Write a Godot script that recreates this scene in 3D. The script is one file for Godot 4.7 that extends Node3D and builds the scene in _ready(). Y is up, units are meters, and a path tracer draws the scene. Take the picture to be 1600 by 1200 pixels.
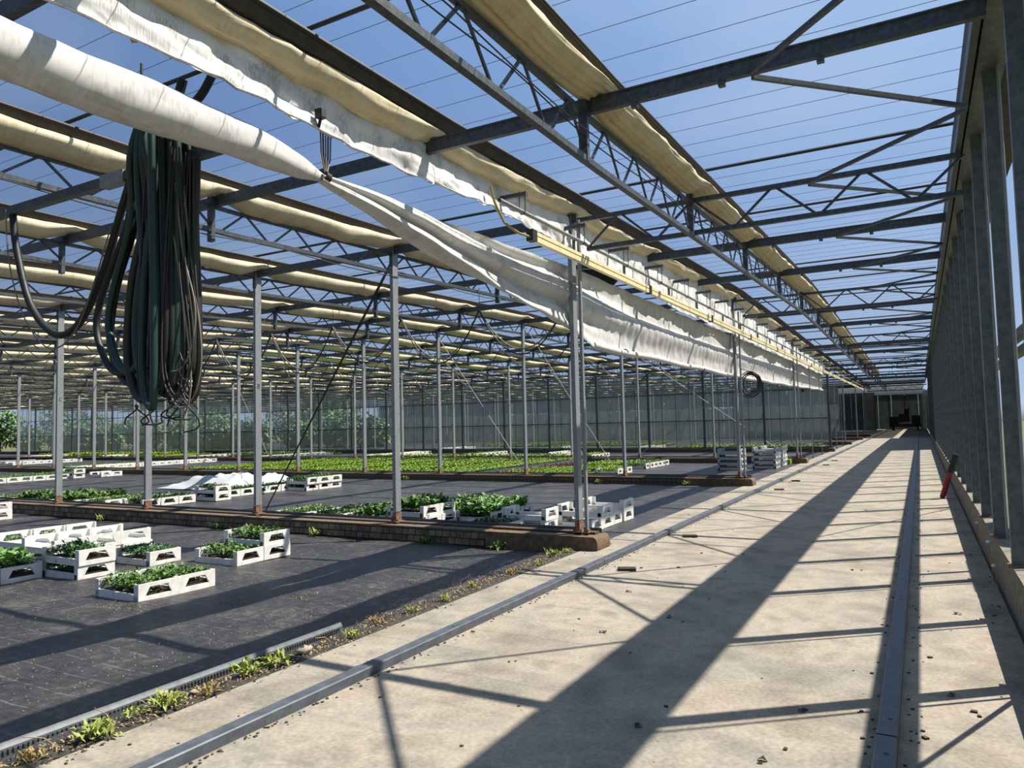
extends Node3D

# ---------------------------------------------------------------- helpers
var rng := RandomNumberGenerator.new()
var M := {}            # materials
var taken := {}        # names at top level
var unit_boxes := {}
var unit_tubes := {}
const ROW := 9.703     # distance between post rows
const Z1 := -8.785     # first post row
const BAY := 2.99      # distance between posts in a row
const XA := -3.95      # post line beside the path
const BED := -0.05     # height of the bed nearest the camera
var ORD := ["first", "second", "third", "fourth", "fifth", "sixth", "seventh", "eighth", "ninth", "tenth", "eleventh", "twelfth", "thirteenth", "fourteenth", "fifteenth", "sixteenth", "seventeenth", "eighteenth", "nineteenth"]

func ord_word(n: int) -> String:      # n from 0
	if n < 19: return ORD[n]
	var tens: Array = ["twentieth", "thirtieth", "fortieth", "fiftieth", "sixtieth", "seventieth", "eightieth", "ninetieth"]
	var stem: Array = ["twenty", "thirty", "forty", "fifty", "sixty", "seventy", "eighty", "ninety"]
	var v := n + 1
	if v >= 100: return "number " + str(v)
	if v % 10 == 0: return tens[v / 10 - 2]
	return stem[v / 10 - 2] + "-" + ORD[v % 10 - 1]

func numbered(called: String) -> String:
	if not taken.has(called):
		taken[called] = 0
		return called
	taken[called] += 1
	return "%s_%03d" % [called, taken[called]]

func tag(o: Node, label: String, category: String, group := "", kind := "") -> void:
	if label: o.set_meta("label", label)
	if category: o.set_meta("category", category)
	if group: o.set_meta("group", group)
	if kind: o.set_meta("kind", kind)

func thing(called: String, label: String, category: String, at := Vector3.ZERO, turn := 0.0, group := "") -> Node3D:
	var o := Node3D.new()
	o.name = numbered(called)
	add_child(o)
	o.position = at
	o.rotation.y = turn
	tag(o, label, category, group)
	return o

func obj(called: String, mesh: Mesh, parent: Node = null, m: Material = null) -> MeshInstance3D:
	var o := MeshInstance3D.new()
	o.mesh = mesh
	if m: o.material_override = m
	if parent == null:
		o.name = numbered(called)
		add_child(o)
	else:
		o.name = called
		parent.add_child(o, true)
	return o

func unit_box(m: Material) -> BoxMesh:
	if not unit_boxes.has(m):
		var b := BoxMesh.new()
		b.size = Vector3.ONE
		b.material = m
		unit_boxes[m] = b
	return unit_boxes[m]

var unit_sheets := {}
# a thin upright sheet facing +z, w by h, centred on c
func sheet(called: String, c: Vector3, w: float, h: float, m: Material, parent: Node) -> MeshInstance3D:
	if not unit_sheets.has(m):
		var q := QuadMesh.new()
		q.size = Vector2.ONE
		q.material = m
		unit_sheets[m] = q
	var o := obj(called, unit_sheets[m], parent)
	o.transform = Transform3D(Basis.from_scale(Vector3(w, h, 1)), c)
	return o

func unit_tube(m: Material, sides := 8) -> CylinderMesh:
	var key := [m, sides]
	if not unit_tubes.has(key):
		var c := CylinderMesh.new()
		c.top_radius = 1.0
		c.bottom_radius = 1.0
		c.height = 1.0
		c.radial_segments = sides
		c.rings = 1
		c.material = m
		unit_tubes[key] = c
	return unit_tubes[key]

# a box from c-size/2 to c+size/2 (in the parent's space)
func block(called: String, c: Vector3, size: Vector3, m: Material, parent: Node = null) -> MeshInstance3D:
	var o := obj(called, unit_box(m), parent)
	o.transform = Transform3D(Basis.from_scale(size), c)
	return o

func bar_xform(a: Vector3, b: Vector3, w: float, h: float) -> Transform3D:
	var d := b - a
	var l := d.length()
	d /= l
	var up := Vector3.UP if absf(d.y) < 0.95 else Vector3.RIGHT
	var s := d.cross(up).normalized()
	var u := s.cross(d).normalized()
	return Transform3D(Basis(s * w, u * h, -d * l), (a + b) / 2.0)

# a rectangular bar from a to b, w wide (sideways) and h high
func bar(called: String, a: Vector3, b: Vector3, w: float, h: float, m: Material, parent: Node = null) -> MeshInstance3D:
	var o := obj(called, unit_box(m), parent)
	o.transform = bar_xform(a, b, w, h)
	return o

func rod(called: String, a: Vector3, b: Vector3, r: float, m: Material, parent: Node = null, sides := 8) -> MeshInstance3D:
	var o := obj(called, unit_tube(m, sides), parent)
	var d := (b - a)
	var l := d.length()
	d /= l
	var side := d.cross(Vector3.RIGHT if absf(d.x) < 0.9 else Vector3.UP).normalized()
	o.transform = Transform3D(Basis(side * r, d * l, side.cross(d) * r), (a + b) / 2.0)
	return o

func st() -> SurfaceTool:
	var s := SurfaceTool.new()
	s.begin(Mesh.PRIMITIVE_TRIANGLES)
	return s

func done(s: SurfaceTool, m: Material, smooth := false) -> ArrayMesh:
	if smooth: s.index()
	s.generate_normals()
	var r := s.commit()
	r.surface_set_material(0, m)
	return r

func quad(s: SurfaceTool, a: Vector3, b: Vector3, c: Vector3, d: Vector3) -> void:
	s.add_vertex(a); s.add_vertex(b); s.add_vertex(c)
	s.add_vertex(a); s.add_vertex(c); s.add_vertex(d)

func add_box(s: SurfaceTool, t: Transform3D) -> void:
	var p := []
	for i in 8:
		p.append(t * Vector3((i & 1) - 0.5, ((i >> 1) & 1) - 0.5, ((i >> 2) & 1) - 0.5))
	s.set_smooth_group(-1)
	for f in [[0, 1, 3, 2], [5, 4, 6, 7], [4, 0, 2, 6], [1, 5, 7, 3], [2, 3, 7, 6], [4, 5, 1, 0]]:
		quad(s, p[f[3]], p[f[2]], p[f[1]], p[f[0]])

func add_tube(s: SurfaceTool, pts: Array, r: float, sides := 6, caps := true) -> void:
	var n := pts.size()
	var rings := []
	var ref := Vector3.UP
	for i in n:
		var a: Vector3 = pts[maxi(i - 1, 0)]
		var b: Vector3 = pts[mini(i + 1, n - 1)]
		var d := (b - a).normalized()
		if absf(d.dot(ref)) > 0.97: ref = Vector3.RIGHT if absf(d.x) < 0.9 else Vector3.BACK
		var u := (ref - d * ref.dot(d)).normalized()
		ref = u
		var v := d.cross(u)
		var ring := []
		for k in sides:
			var t := TAU * k / sides
			ring.append(pts[i] + (u * cos(t) + v * sin(t)) * r)
		rings.append(ring)
	s.set_smooth_group(0)
	for i in n - 1:
		for k in sides:
			var k2 := (k + 1) % sides
			quad(s, rings[i][k], rings[i][k2], rings[i + 1][k2], rings[i + 1][k])
	if caps:
		s.set_smooth_group(-1)
		for k in range(1, sides - 1):
			s.add_vertex(rings[0][0]); s.add_vertex(rings[0][k + 1]); s.add_vertex(rings[0][k])
			s.add_vertex(rings[n - 1][0]); s.add_vertex(rings[n - 1][k]); s.add_vertex(rings[n - 1][k + 1])

# a lofted surface over a grid of points g[i][j]
func add_grid(s: SurfaceTool, g: Array, closed := false) -> void:
	s.set_smooth_group(0)
	for i in g.size() - 1:
		var n: int = g[i].size()
		for j in (n if closed else n - 1):
			var k := (j + 1) % n
			quad(s, g[i][j], g[i][k], g[i + 1][k], g[i + 1][j])

func sag(a: Vector3, b: Vector3, depth: float, n := 14) -> Array:
	var r := []
	for i in n + 1:
		var t := float(i) / n
		r.append(a.lerp(b, t) - Vector3(0, depth * 4.0 * t * (1.0 - t), 0))
	return r

func lin(pts: Array, x: float) -> float:   # piecewise linear through [x, y] pairs of rising x
	if x <= pts[0][0]: return pts[0][1]
	for i in range(1, pts.size()):
		if x <= pts[i][0]:
			return lerpf(pts[i - 1][1], pts[i][1], (x - pts[i - 1][0]) / (pts[i][0] - pts[i - 1][0]))
	return pts[-1][1]

const RISE := [[-70.0, -0.2], [-50.0, -0.12], [-38.0, 0.0], [-28.2, 0.15], [-22.0, 0.24], [-18.49, 0.27], [-8.785, 0.0], [-5.55, -0.085], [-3.0, -0.09], [3.0, -0.09]]
func rise(z: float) -> float:      # the roof line climbs a little from the camera to the second post row
	return lin(RISE, z)

func row_z(j: float) -> float:     # cross beams: 0 = first post row, every third one stands on posts
	return Z1 - j * ROW / 3.0

# ---------------------------------------------------------------- materials
func noise(freq: float, sd: int, octaves := 4, type := FastNoiseLite.TYPE_SIMPLEX_SMOOTH) -> FastNoiseLite:
	var n := FastNoiseLite.new()
	n.noise_type = type
	n.frequency = freq
	n.seed = sd
	n.fractal_octaves = octaves
	return n

func tex(img: Image) -> ImageTexture:
	img.generate_mipmaps()
	return ImageTexture.create_from_image(img)

# seamless noise pictures, 0..1
func field(size: int, freq: float, sd: int, octaves := 4) -> Image:
	return noise(freq, sd, octaves).get_seamless_image(size, size)

func mat(c: Color, rough := 0.8, metal := 0.0) -> StandardMaterial3D:
	var m := StandardMaterial3D.new()
	m.albedo_color = c
	m.roughness = rough
	m.metallic = metal
	return m

func textured(img: Image, rough: float, tile: float, metal := 0.0) -> StandardMaterial3D:
	var m := mat(Color.WHITE, rough, metal)
	m.albedo_texture = tex(img)
	m.uv1_triplanar = true
	m.uv1_world_triplanar = true
	m.uv1_scale = Vector3.ONE / tile
	return m

# mottled colour between a and b
func mottled(a: Color, b: Color, rough: float, tile: float, sd: int, freq := 0.02, metal := 0.0, size := 256) -> StandardMaterial3D:
	var f := field(size, freq, sd)
	var g := field(size, freq * 6.0, sd + 7, 2)
	var img := Image.create(size, size, false, Image.FORMAT_RGB8)
	for y in size:
		for x in size:
			var t := clampf(f.get_pixel(x, y).r * 0.7 + g.get_pixel(x, y).r * 0.3, 0, 1)
			t = clampf((t - 0.25) * 2.0, 0, 1)
			img.set_pixel(x, y, a.lerp(b, t))
	return textured(img, rough, tile, metal)

func srgb(r: int, g: int, b: int) -> Color:
	return Color8(r, g, b)

func make_concrete() -> StandardMaterial3D:
	var n := 1024
	var f := field(n, 0.0035, 11, 5)
	var w := field(n, 0.012, 12, 4)
	var fine := field(n, 0.12, 13, 3)
	var warm := field(n, 0.005, 14, 3)
	var img := Image.create(n, n, false, Image.FORMAT_RGB8)
	for y in n:
		for x in n:
			var a := f.get_pixel(x, y).r
			var b := w.get_pixel(x, y).r
			var c := fine.get_pixel(x, y).r
			var t := warm.get_pixel(x, y).r
			var v := 0.57 + (a - 0.5) * 0.16 + (b - 0.5) * 0.14 + (c - 0.5) * 0.13
			var stain := clampf((b * 0.55 + a * 0.45 - 0.60) * 4.0, 0, 1)
			var col := Color(0.955, 0.902, 0.815).lerp(Color(0.96, 0.875, 0.765), clampf((t - 0.5) * 1.4, 0, 1)).lerp(Color(0.84, 0.82, 0.76), clampf((0.46 - t) * 1.8, 0, 1))
			v *= 1.0 - 0.26 * stain
			if c > 0.84: v *= 0.86
			img.set_pixel(x, y, Color(col.r * v, col.g * v, col.b * v))
	for i in 90:     # small pits and crumbs in the slab
		var p := Vector2i(rng.randi_range(4, n - 6), rng.randi_range(4, n - 6))
		img.fill_rect(Rect2i(p, Vector2i(rng.randi_range(1, 3), rng.randi_range(1, 2))), Color(0.30, 0.27, 0.23))
	return textured(img, 0.88, 4.6)

func make_cover() -> StandardMaterial3D:      # black woven ground cover with its stitched marking lines
	var n := 1024
	var f := field(n, 0.005, 21, 4)
	var g := field(n, 0.03, 22, 3)
	var e := field(n, 0.2, 23, 2)
	var img := Image.create(n, n, false, Image.FORMAT_RGB8)
	for y in n:
		for x in n:
			var a := f.get_pixel(x, y).r
			var b := g.get_pixel(x, y).r
			var c := e.get_pixel(x, y).r
			var v := 0.190 + (a - 0.5) * 0.10 + (b - 0.5) * 0.10 + (c - 0.5) * 0.16
			if y % 64 < 3 and b > 0.40: v += 0.12
			elif y % 16 < 2: v += 0.035
			if x % 128 < 2 and b > 0.44: v += 0.07
			var col := Color(v * 1.0, v * 0.99, v * 1.0)
			var dirt := clampf((a * 0.5 + b * 0.5 - 0.62) * 4.0, 0, 1)
			col = col.lerp(Color(0.40, 0.36, 0.27), dirt * 0.6)
			img.set_pixel(x, y, col)
	for i in 900:    # pale crumbs of growing medium
		var p := Vector2i(rng.randi_range(2, n - 4), rng.randi_range(2, n - 4))
		if g.get_pixel(p.x, p.y).r < 0.52: continue
		img.fill_rect(Rect2i(p, Vector2i(rng.randi_range(1, 3), rng.randi_range(1, 2))), Color(0.55, 0.53, 0.48))
	return textured(img, 0.5, 4.0)

func make_cloth(base: Color, dirt: Color, much: float, sd: int, across := 9.0, down := 2.2) -> StandardMaterial3D:
	var n := 512
	var f := field(n, 0.008, sd, 4)
	var img := Image.create(n, n, false, Image.FORMAT_RGB8)
	var streak := noise(1.0, sd + 1, 3)
	for y in n:
		for x in n:
			var a := f.get_pixel(x, y).r
			var u := float(x) / n
			var t := float(y) / n
			var s := streak.get_noise_3d(cos(u * TAU) * across, sin(u * TAU) * across, cos(t * TAU) * down)
			var k := clampf((s * 0.6 + a - 0.42) * 2.2, 0, 1) * much
			img.set_pixel(x, y, base.lerp(dirt, k))
	var m := textured(img, 0.75, 1.6)
	m.cull_mode = BaseMaterial3D.CULL_DISABLED
	return m

func materials() -> void:
	M.concrete = make_concrete()
	M.cover = make_cover()
	M.steel = mottled(srgb(124, 127, 130), srgb(140, 143, 147), 0.55, 0.5, 31, 0.03, 0.25)
	M.dark_steel = mottled(srgb(62, 67, 72), srgb(86, 91, 95), 0.5, 0.5, 32, 0.03, 0.35)
	M.wall_steel = mottled(srgb(76, 84, 86), srgb(100, 107, 107), 0.5, 0.6, 36, 0.02, 0.35)
	M.rail = mottled(srgb(74, 79, 86), srgb(92, 97, 104), 0.5, 0.8, 33, 0.02, 0.25)
	M.gutter = mottled(srgb(44, 41, 37), srgb(66, 60, 53), 0.7, 0.8, 34, 0.02, 0.1)
	M.black = mat(srgb(26, 26, 27), 0.6)
	M.wire = mat(srgb(70, 76, 86), 0.6)
	M.ledge = mottled(srgb(58, 48, 40), srgb(86, 72, 60), 0.9, 0.5, 38, 0.03)
	M.rust = mottled(srgb(92, 64, 48), srgb(140, 108, 84), 0.9, 0.4, 35, 0.03)
	M.film = make_cloth(srgb(202, 189, 157), srgb(146, 126, 88), 0.32, 41)
	M.film.backlight_enabled = true
	M.film.backlight = srgb(48, 36, 14)
	M.white_cloth = make_cloth(srgb(212, 212, 211), srgb(104, 100, 98), 0.5, 42, 30.0, 9.0)
	M.white_cloth.backlight_enabled = true
	M.white_cloth.backlight = srgb(52, 52, 52)
	M.curtain = make_cloth(srgb(196, 195, 193), srgb(142, 137, 132), 0.45, 43)
	M.curtain.backlight_enabled = true
	M.curtain.backlight = srgb(46, 45, 43)
	M.yellow = mottled(srgb(214, 200, 150), srgb(226, 214, 172), 0.5, 0.6, 44)
	M.brick = mottled(srgb(116, 102, 82), srgb(144, 128, 104), 0.95, 0.5, 51, 0.02)
	M.brick2 = mottled(srgb(102, 88, 70), srgb(130, 114, 90), 0.95, 0.5, 52, 0.02)
	M.brick3 = mottled(srgb(84, 72, 58), srgb(114, 98, 78), 0.95, 0.5, 54, 0.02)
	M.mortar = mottled(srgb(44, 38, 33), srgb(62, 54, 47), 0.95, 0.5, 53, 0.03)
	M.timber = mottled(srgb(84, 66, 48), srgb(116, 94, 70), 0.9, 0.6, 55, 0.02)
	M.curb = mottled(srgb(96, 92, 84), srgb(132, 124, 112), 0.95, 0.8, 56, 0.02)
	M.damp = mottled(srgb(40, 38, 34), srgb(66, 62, 54), 0.9, 0.5, 57, 0.03)
	M.crate = mottled(srgb(202, 200, 193), srgb(220, 218, 212), 0.6, 0.7, 61, 0.02)
	M.crate_grey = mottled(srgb(160, 162, 160), srgb(182, 183, 180), 0.6, 0.7, 62, 0.02)
	M.soil = mottled(srgb(36, 30, 25), srgb(58, 48, 40), 1.0, 0.3, 63, 0.05)
	M.leaf = leaf_mat(srgb(62, 94, 34), srgb(90, 122, 50), 71)
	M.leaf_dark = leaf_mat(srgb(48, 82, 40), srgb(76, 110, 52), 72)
	M.leaf_big = leaf_mat(srgb(84, 120, 56), srgb(114, 148, 76), 73)
	M.leaf_lime = leaf_mat(srgb(102, 130, 26), srgb(128, 152, 42), 74)
	M.leaf_red = leaf_mat(srgb(84, 44, 52), srgb(112, 62, 66), 75)
	M.leaf_tree = leaf_mat(srgb(70, 102, 40), srgb(104, 134, 56), 76)
	M.weed = leaf_mat(srgb(112, 128, 52), srgb(150, 156, 74), 77)
	M.straw = mat(srgb(168, 140, 96), 0.9)
	M.moss = leaf_mat(srgb(128, 110, 56), srgb(150, 128, 74), 78)
	M.hose_green = mat(srgb(16, 50, 44), 0.5)
	M.hose_dark = mat(srgb(17, 22, 20), 0.55)
	M.hose_olive = mat(srgb(38, 44, 32), 0.6)
	M.cable = mat(srgb(120, 110, 98), 0.6)
	M.cable_dark = mat(srgb(44, 42, 40), 0.6)
	M.red = mat(srgb(150, 42, 30), 0.5)
	M.stone = mottled(srgb(140, 128, 110), srgb(172, 160, 140), 0.95, 0.3, 81, 0.04)
	M.machine = mat(srgb(34, 36, 38), 0.6)
	M.dark_red = mat(srgb(120, 40, 44), 0.6)
	M.ground = mottled(srgb(74, 80, 50), srgb(98, 98, 66), 1.0, 6.0, 82, 0.01)
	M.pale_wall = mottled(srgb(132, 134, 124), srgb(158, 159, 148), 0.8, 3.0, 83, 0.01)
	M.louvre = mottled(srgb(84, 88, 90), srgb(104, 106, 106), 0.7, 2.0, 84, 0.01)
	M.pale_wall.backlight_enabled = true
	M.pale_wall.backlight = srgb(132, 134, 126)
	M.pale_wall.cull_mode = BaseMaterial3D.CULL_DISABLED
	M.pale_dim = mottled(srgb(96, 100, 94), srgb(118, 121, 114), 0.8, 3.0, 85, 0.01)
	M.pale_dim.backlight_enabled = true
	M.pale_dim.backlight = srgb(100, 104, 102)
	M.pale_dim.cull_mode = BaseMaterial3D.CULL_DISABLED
	M.glass = mat(Color(0.52, 0.57, 0.54, 0.22), 0.08)
	M.glass.transparency = BaseMaterial3D.TRANSPARENCY_ALPHA
	M.mark = mat(srgb(40, 42, 44), 0.8)

func leaf_mat(a: Color, b: Color, sd: int) -> StandardMaterial3D:
	var m := mottled(a, b, 0.55, 0.25, sd, 0.04, 0.0, 128)
	m.cull_mode = BaseMaterial3D.CULL_DISABLED
	m.backlight_enabled = true
	m.backlight = a.darkened(0.25)
	return m

# ---------------------------------------------------------------- sky, sun, camera
func sun_towards() -> Vector3:
	return Vector3(0.52, 1.0, -0.415).normalized()

func make_world() -> void:
	var cam := Camera3D.new()
	cam.name = "camera"
	cam.fov = 55.638
	cam.near = 0.05
	cam.far = 600.0
	cam.transform = Transform3D(Basis(Vector3(0.872145, -0.023586, -0.488678), Vector3(0.048332, 0.998105, 0.038085), Vector3(0.486854, -0.056835, 0.871632)).orthonormalized(), Vector3(0, 1.6005, 0))
	add_child(cam)
	cam.current = true
	var sun := DirectionalLight3D.new()
	sun.name = "sun"
	sun.light_energy = 2.9
	sun.light_color = Color(1.0, 0.97, 0.92)
	sun.light_angular_distance = 0.55
	sun.shadow_enabled = true
	sun.directional_shadow_max_distance = 150.0
	add_child(sun)
	sun.look_at_from_position(sun_towards() * 100.0, Vector3.ZERO, Vector3.UP)
	var w := 512
	var h := 256
	var img := Image.create(w, h, false, Image.FORMAT_RGBF)
	var cl := noise(1.6, 91, 5)
	var s := sun_towards()
	for y in h:
		var el := PI * (0.5 - (y + 0.5) / h)
		for x in w:
			var az := TAU * (x + 0.5) / w
			var d := Vector3(sin(az) * cos(el), sin(el), -cos(az) * cos(el))
			var g := (1.0 + d.dot(s)) * 0.5
			var t := 0.10 + 0.90 * pow(g, 3.2)
			var c := Vector3(t * (0.33 + 0.31 * t), t * 0.80, t * (2.0 - 1.15 * t)) * 1.0
			var up := maxf(d.y, 0.0)
			var hz := exp(-5.5 * up)
			c = c.lerp(Vector3(0.52, 0.66, 0.85), hz * 0.80)
			var k := clampf(cl.get_noise_3d(d.x * 1.2, d.y * 3.0, d.z * 1.2) * 1.6 - 0.05, 0, 1) * 0.16
			c = c.lerp(Vector3(0.80, 0.86, 0.95), k)
			if d.y < 0.0: c = Vector3(0.20, 0.19, 0.15)
			img.set_pixel(x, y, Color(c.x, c.y, c.z))
	var sky := Sky.new()
	var pm := PanoramaSkyMaterial.new()
	pm.panorama = ImageTexture.create_from_image(img)
	sky.sky_material = pm
	var env := Environment.new()
	env.background_mode = Environment.BG_SKY
	env.sky = sky
	env.tonemap_mode = Environment.TONE_MAPPER_LINEAR
	env.tonemap_exposure = 1.0
	env.sdfgi_enabled = true
	env.ssao_enabled = true
	env.ssil_enabled = true
	var we := WorldEnvironment.new()
	we.name = "world"
	we.environment = env
	add_child(we)

# ---------------------------------------------------------------- ground, path, low walls
func struct(o: Node, label := "", category := "") -> void:
	o.set_meta("kind", "structure")
	if label: o.set_meta("label", label)
	if category: o.set_meta("category", category)

func bed(called: String, x0: float, x1: float, z0: float, z1: float, y: float, step: float, bump: float, label: String) -> void:
	var n := noise(0.35, 101, 3)
	var s := st()
	var g := []
	var nx := int(ceil((x1 - x0) / step))
	var nz := int(ceil((z0 - z1) / step))
	for i in nz + 1:
		var r := []
		for j in nx + 1:
			var p := Vector3(lerpf(x0, x1, float(j) / nx), y, lerpf(z0, z1, float(i) / nz))
			p.y += n.get_noise_2d(p.x * 2.0, p.z * 2.0) * bump
			r.append(p)
		g.append(r)
	add_grid(s, g)
	struct(obj(called, done(s, M.cover, true)), label, "ground cover")

func ground() -> void:
	struct(block("ground", Vector3(-20, -0.6, -60), Vector3(420, 0.6, 320), M.ground), "bare olive ground around the greenhouse", "ground")
	var p := thing("floor", "pale beige concrete path running to the far end", "path")
	struct(p)
	block("slab", Vector3(-1.63, -0.15, -53.0), Vector3(4.38, 0.30, 116.0), M.concrete, p)
	bed("floor", -22.0, -3.80, 3.0, -8.62, BED, 0.30, 0.035, "black woven ground cover of the bed nearest the camera")
	bed("floor", -44.0, -3.82, -8.9, -18.32, -0.01, 0.6, 0.02, "black ground cover behind the nearest brick wall")
	bed("floor", -66.0, -3.82, -18.7, -28.0, -0.01, 1.0, 0.02, "black ground cover between second and third wall")
	bed("floor", -84.0, -3.82, -28.4, -37.8, -0.01, 1.5, 0.02, "black ground cover in front of the glass partition")
	bed("floor", -84.0, -3.82, -38.0, -100.0, -0.02, 4.0, 0.02, "black ground cover beyond the glass partition")
	# strip of damp litter between the bed and the path
	var s := st()
	var g := []
	var n := noise(0.8, 103, 3)
	for i in 60:
		var z := 3.0 - i * 0.2
		g.append([Vector3(-3.80, -0.012, z), Vector3(-3.9 - 0.05 * n.get_noise_1d(z * 3.0), 0.004, z), Vector3(-4.02 + 0.09 * n.get_noise_1d(z * 4.0), -0.004, z), Vector3(-4.12 + 0.12 * n.get_noise_1d(z * 2.0), BED - 0.03, z)])
	add_grid(s, g)
	struct(obj("trim_1", done(s, M.damp, true)), "strip of dark damp litter along the path's left edge", "soil")
	# dark damp strip at the foot of the right-hand curb
	struct(block("trim_2", Vector3(0.60, -0.048, -53.0), Vector3(0.10, 0.1, 116.0), M.damp), "dark damp strip at the foot of the right curb", "soil")
	crumbs()
	litter()

func crumbs() -> void:     # loose dirt and leaf crumbs lying along rails and edges
	var s := st()
	for i in 950:
		var z := -1.6 - pow(rng.randf(), 1.7) * 24.0
		var x: float
		var k := rng.randf()
		if k < 0.30: x = -3.17 + absf(rng.randfn(0, 0.035))
		elif k < 0.42: x = -3.30 - absf(rng.randfn(0, 0.05))
		elif k < 0.62: x = -0.14 + absf(rng.randfn(0, 0.05))
		elif k < 0.70: x = -0.28 - absf(rng.randfn(0, 0.04))
		elif k < 0.82: x = -3.80 + absf(rng.randfn(0, 0.10))
		elif k < 0.90: x = 0.54 - absf(rng.randfn(0, 0.10))
		else: x = rng.randf_range(-3.7, 0.5)
		var r := rng.randf_range(0.003, 0.0085) * (1.4 if k > 0.94 else 1.0)
		var c := Vector3(x, r * 0.4, z)
		add_box(s, Transform3D(Basis(Vector3.UP, rng.randf() * TAU).scaled_local(Vector3(r * 2.0, r, r * rng.randf_range(1.0, 3.0))), c))
	var o := obj("dirt_crumbs", done(s, mottled(srgb(46, 38, 32), srgb(96, 78, 60), 1.0, 0.1, 104, 0.05, 0.0, 64)))
	tag(o, "loose dark crumbs of soil lying along rails and edges", "dirt", "", "stuff")

func litter() -> void:
	var s := st()
	for i in 2600:       # pale crumbs of growing medium strewn over the near bed
		var x := -4.3 - pow(rng.randf(), 1.2) * 9.0
		var z := -2.0 - rng.randf() * 6.4
		var r := rng.randf_range(0.002, 0.005)
		add_box(s, Transform3D(Basis(Vector3.UP, rng.randf() * TAU).scaled_local(Vector3(r * 2.2, r, r * 1.4)), Vector3(x, BED + 0.012, z)))
	tag(obj("pale_crumbs", done(s, mat(srgb(140, 136, 122), 0.9))), "pale crumbs strewn over the black ground cover", "crumbs", "", "stuff")
	for q in 3:
		s = st()
		s.set_smooth_group(-1)
		for i in [1100, 900, 1100][q]:
			var z := -1.6 - pow(rng.randf(), 1.25) * 6.8
			var x := -3.95 + rng.randfn(0, 0.07) - (0.10 * rng.randf() if z < -4.6 else 0.0)
			if q == 2: x -= 0.25 + absf(rng.randfn(0, 0.35)); z = maxf(-6.2 + rng.randfn(0, 1.1), -8.3)
			var a := rng.randf() * TAU
			var up := rng.randf_range(-0.1, 0.7)
			add_leaf(s, Vector3(x, 0.006 if x > -4.1 else BED + 0.012, z), Vector3(cos(a) * cos(up), sin(up), sin(a) * cos(up)), rng.randf_range(0.015, 0.045), rng.randf_range(0.006, 0.016), 0.3)
		tag(obj("leaf_litter", done(s, [M.straw, M.soil, M.rust][q])), ["straw coloured litter along the path's left edge", "dark rotting litter along the path's left edge", "rusty brown litter on the bed near the wall end"][q], "litter", "", "stuff")

func rails() -> void:
	for side in 2:
		var x: float = [-3.232, -0.216][side]
		var t := thing("floor_rail", ["steel floor rail along the left side of the path", "steel floor rail along the right side of the path"][side], "rail", Vector3(x, 0, 0))
		var z := 2.6
		var lengths := [4.35, 6.0, 6.0, 6.0, 6.0, 6.0, 12.0, 12.0, 12.0, 12.0, 12.0] if side == 0 else [6.62, 6.0, 6.0, 6.0, 6.0, 6.0, 12.0, 12.0, 12.0, 12.0, 12.0]
		for l in lengths:
			var s := st()      # a rounded box section
			var g := []
			for e in [z - 0.006, z - l + 0.006]:
				g.append([Vector3(-0.047, 0, e), Vector3(-0.047, 0.055, e), Vector3(-0.041, 0.062, e), Vector3(0.041, 0.062, e), Vector3(0.047, 0.055, e), Vector3(0.047, 0, e)])
			s.set_smooth_group(-1)
			for j in 5:
				quad(s, g[0][j], g[0][j + 1], g[1][j + 1], g[1][j])
			var rl := obj("rail_length", done(s, M.rail), t)
			if z > -20.0:
				for e in [z - 0.22, z - l + 0.22, z - l * 0.5]:
					rod("bolt_hole", Vector3(0.008, 0.060, e), Vector3(0.008, 0.0632, e), 0.012, M.black, rl, 10)
			z -= l
	# ribbed galvanised profile lying along the edge of the bed
	var t := thing("profile_rail", "ribbed bright metal profile lying along the near bed's edge", "rail", Vector3(-4.27, BED + 0.03, 0))
	var s := st()
	var g := []
	for e in [1.5, -4.62]:
		g.append([Vector3(-0.040, -0.03, e), Vector3(-0.036, 0.004, e), Vector3(-0.020, 0.030, e), Vector3(-0.010, 0.004, e), Vector3(0.006, 0.004, e), Vector3(0.016, 0.034, e), Vector3(0.036, 0.006, e), Vector3(0.040, -0.03, e)])
	s.set_smooth_group(-1)
	for j in 7:
		quad(s, g[0][j], g[0][j + 1], g[1][j + 1], g[1][j])
	obj("profile", done(s, mottled(srgb(74, 78, 82), srgb(98, 102, 106), 0.5, 0.4, 37, 0.03, 0.2, 128)), t)
	s = st()
	for i in 240:
		var z := 1.4 - i * 0.025
		add_box(s, Transform3D(Basis.from_scale(Vector3(0.012, 0.02, 0.012)), Vector3(0.043, -0.012, z)))
		add_box(s, Transform3D(Basis.from_scale(Vector3(0.012, 0.02, 0.012)), Vector3(-0.041, -0.008, z)))
	var teeth := obj("edge_teeth", done(s, M.dark_steel), t)
	teeth.set_meta("kind", "stuff")

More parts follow.
